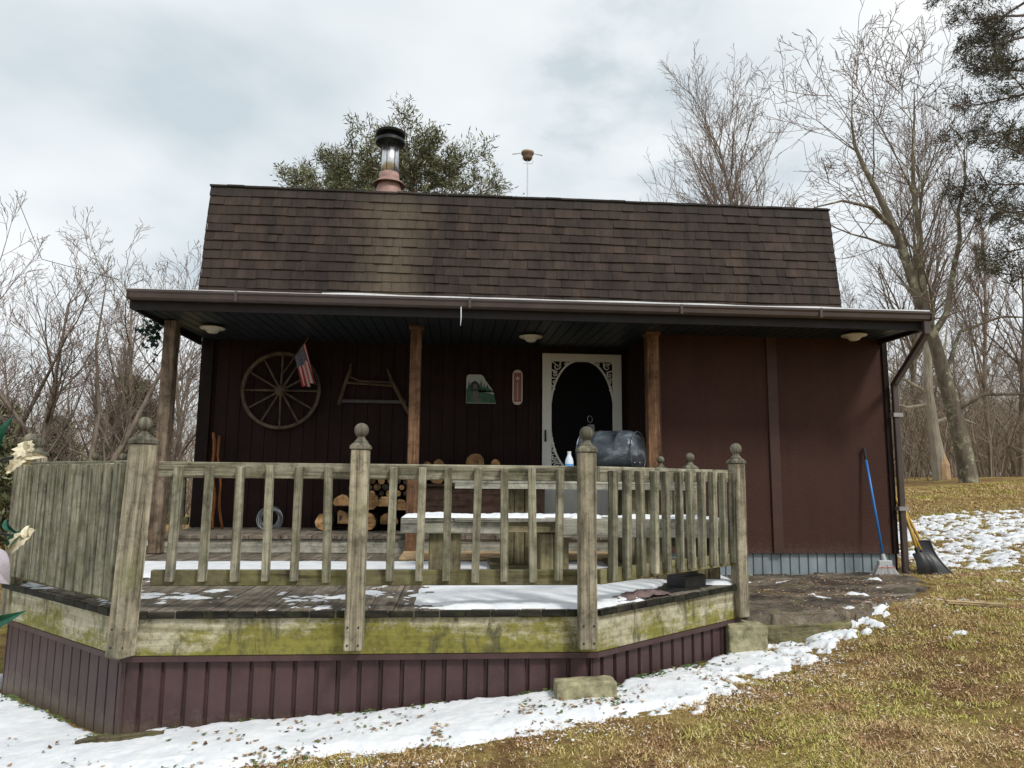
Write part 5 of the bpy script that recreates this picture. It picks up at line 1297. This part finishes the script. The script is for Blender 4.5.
scatter_mesh('dry_leaves', 'brown fallen leaves scattered over the lawn', 'leaves', 3600, lambda r, n: gen_leaves(r, n, reg_lawn, .005, .016), LEAF, seed=2)
scatter_mesh('leaf_litter', 'fine crumbs of dead leaf and stalk over the lawn', 'litter', 26000, lambda r, n: gen_leaves(r, n, reg_lawn, .002, .0075, .004), LEAF, seed=12)
def reg_patio(rng, n):
    out = []
    while len(out) < n:
        x, y = rng.uniform(2.0, 4.6), rng.uniform(4.95, 7.0)
        if fn(x, y*1.5, 2, 81)+rng.normal(0, .25) < .1 or rk_t(x, y) < 0: continue
        out.append((x, y, rk_t(x, y)+.001))
    return out
CRUMB = rnd_mat('snow_crumb', [(0, (.6, .6, .6)), (1, (.78, .80, .82))])
def reg_crumb(rng, n):
    out = []
    while len(out) < n:
        x = rng.uniform(-1, 4.5); yb_ = float(np.interp(x, BX, BY)); y = yb_-abs(rng.normal(0, .20 if rng.random() < .8 else .6))
        if y < 2.5 or (x > 3.2 and y > 5.4): continue
        if fn(x, y, 3, 95) < .0: continue
        out.append((x, y, H(x, y)+.012))
    return out
scatter_mesh('snow', 'tiny leftover crumbs of snow in the grass beside the snow strip', 'snow', 1100, lambda r, n: gen_leaves(r, n, reg_crumb, .003, .011, .004), CRUMB, seed=15)
scatter_mesh('dry_leaves', 'leaf crumbs and twigs littering the stone patio', 'leaves', 3200, lambda r, n: gen_leaves(r, n, reg_patio, .003, .013, .002), LEAF, seed=13)
def reg_hill(rng, n):
    out = []
    while len(out) < n:
        x, y = rng.uniform(4.4, 10), rng.uniform(5.3, 11.5); out.append((x, y, H(x, y)+max(0, snow_hill(x, y))+.004))
    return out
scatter_mesh('dry_leaves', 'leaf crumbs over the snow patches on the slope', 'leaves', 9000, lambda r, n: gen_leaves(r, n, reg_hill, .006, .02, .003), LEAF, seed=14)
def reg_snow(rng, n):
    out = []
    while len(out) < n:
        x = rng.uniform(-3.6, 3.0); yb_ = float(np.interp(x, BX, BY)); y = yb_+abs(rng.normal(0, .22)) if x < .9 else yb_+rng.uniform(-.05, .9)
        if x < -1.0 and rng.random() < .4: y = rng.uniform(3.2, 5.6)
        if inside(DECK, x, y) or (x > 2 and y > 4.95): continue
        if fn(x, y, 3, 71)+.5*fn(x, y, 9, 72) < .12: continue
        out.append((x, y, H(x, y)+max(0, snow_ground(x, y))+.001))
    return out
scatter_mesh('dry_leaves', 'dark red-brown leaves caught in the snow along the deck', 'leaves', 850, lambda r, n: gen_leaves(r, n, reg_snow, .004, .019, .003), LEAF, seed=3)
scatter_mesh('ground_ivy', 'small green ivy leaves poking through the snow', 'ground cover', 420, lambda r, n: gen_leaves(r, n, reg_snow, .006, .018, .004), GLEAF, seed=4)
def reg_skirt(rng, n):
    out = []
    while len(out) < n:
        i = rng.integers(0, 3); a, b = [(P0, P1), (P1, P2), (P2, P3)][i]; u = rng.random(); d, nn_ = outn(a, b); e = abs(rng.normal(0, .035)); x = a[0]+(b[0]-a[0])*u+nn_.x*e; y = a[1]+(b[1]-a[1])*u+nn_.y*e
        if noise.noise(Vector((x*3, y*3, 5))) < .05: continue
        out.append((x, y, H(x, y)+.03))
    return out
scatter_mesh('weeds', 'green weeds and leaves at the foot of the brown skirting', 'weeds', 420, lambda r, n: gen_leaves(r, n, reg_skirt, .006, .018, .0), GLEAF, seed=5)

# ------------------------------------------------------------------ sky, sun
w = bpy.data.worlds.new('World'); sc.world = w; w.use_nodes = True; t = w.node_tree; bgn = t.nodes['Background']
sky = t.nodes.new('ShaderNodeTexSky'); sky.sky_type = 'NISHITA'; sky.sun_disc = False; SE, SA = 48, 35
sky.sun_elevation = R(SE); sky.sun_rotation = R(180-SA); sky.dust_density = 3
tc = t.nodes.new('ShaderNodeTexCoord'); sx = t.nodes.new('ShaderNodeSeparateXYZ'); t.links.new(tc.outputs['Generated'], sx.inputs[0])
zz = math_(t, 'ADD', math_(t, 'MAXIMUM', sx.outputs[2], 0), .25)
cb = t.nodes.new('ShaderNodeCombineXYZ'); t.links.new(math_(t, 'DIVIDE', sx.outputs[0], zz), cb.inputs[0]); t.links.new(math_(t, 'DIVIDE', sx.outputs[1], zz), cb.inputs[1])
mp = t.nodes.new('ShaderNodeMapping'); t.links.new(cb.outputs[0], mp.inputs[0]); mp.inputs['Location'].default_value = (2.3, .7, 0); mp.inputs['Scale'].default_value = (1, 1.1, 1)
n1 = nz(t, mp.outputs[0], 1.25, 5, .48, .1)
nd = nz(t, mp.outputs[0], 3.2, 5, .55)
for dv, wd, am in [((0.2978, 0.8105, 0.5043), 5.5, 0.2), ((0.2316, 0.8513, 0.4707), 5, 0.09), ((-0.4558, 0.8181, 0.3507), 7, 0.04), ((-0.203, 0.886, 0.4168), 8, 0.03), ((0.4737, 0.7144, 0.5151), 8, -0.16)]:   # darker and brighter banks of cloud, fixed directions in the sky
    dt = t.nodes.new('ShaderNodeVectorMath'); dt.operation = 'DOT_PRODUCT'; t.links.new(tc.outputs['Generated'], dt.inputs[0]); dt.inputs[1].default_value = dv
    k_ = math.cos(R(wd*2.0)); q_ = math_(t, 'DIVIDE', math_(t, 'SUBTRACT', math_(t, 'ADD', dt.outputs['Value'], math_(t, 'MULTIPLY', math_(t, 'SUBTRACT', nd, .5), .06)), k_), 1-k_)
    q_ = math_(t, 'MINIMUM', math_(t, 'MAXIMUM', q_, 0), 1); n1 = math_(t, 'SUBTRACT', n1, math_(t, 'MULTIPLY', q_, am))
cloud = ramp(t, [(.34, (5.3, 5.95, 6.3)), (.46, (7.0, 7.45, 7.65)), (.58, (8.0, 8.25, 8.35)), (.74, (8.9, 9.0, 9.0))], n1)
mx = mix(t, .90, sky.outputs[0], cloud)
t.links.new(mx, bgn.inputs['Color']); bgn.inputs['Strength'].default_value = .076
sun = bpy.data.lights.new('sun', 'SUN'); sun.energy = 1.5; sun.angle = R(11); sun.color = (1, .96, .9)
so = bpy.data.objects.new('sun', sun); C.objects.link(so)
# sun stands behind-right of the camera
az = R(SA); dirv = Vector((math.sin(az)*math.cos(R(SE)), -math.cos(az)*math.cos(R(SE)), math.sin(R(SE))))
so.rotation_euler = dirv.to_track_quat('Z', 'Y').to_euler()

# ------------------------------------------------------------------ camera
cam = bpy.data.cameras.new('camera'); co_ = bpy.data.objects.new('camera', cam); C.objects.link(co_)
cam.sensor_width = 36; cam.lens = 715.3*36/1024; cam.clip_end = 2000; cam.clip_start = .05
yaw, pitch, roll = .0777, .1317, .0094
F = Vector((math.sin(yaw)*math.cos(pitch), math.cos(yaw)*math.cos(pitch), math.sin(pitch)))
Rt = Vector((math.cos(yaw), -math.sin(yaw), 0)); Up = Rt.cross(F)
R2 = Rt*math.cos(roll)+Up*math.sin(roll); U2 = -Rt*math.sin(roll)+Up*math.cos(roll)
co_.matrix_world = Matrix(((R2.x, U2.x, -F.x, 0), (R2.y, U2.y, -F.y, 0), (R2.z, U2.z, -F.z, .94), (0, 0, 0, 1)))
sc.camera = co_
sc.view_settings.view_transform = 'Standard'; sc.view_settings.look = 'None'; sc.view_settings.exposure = 0.72; sc.view_settings.gamma = 1
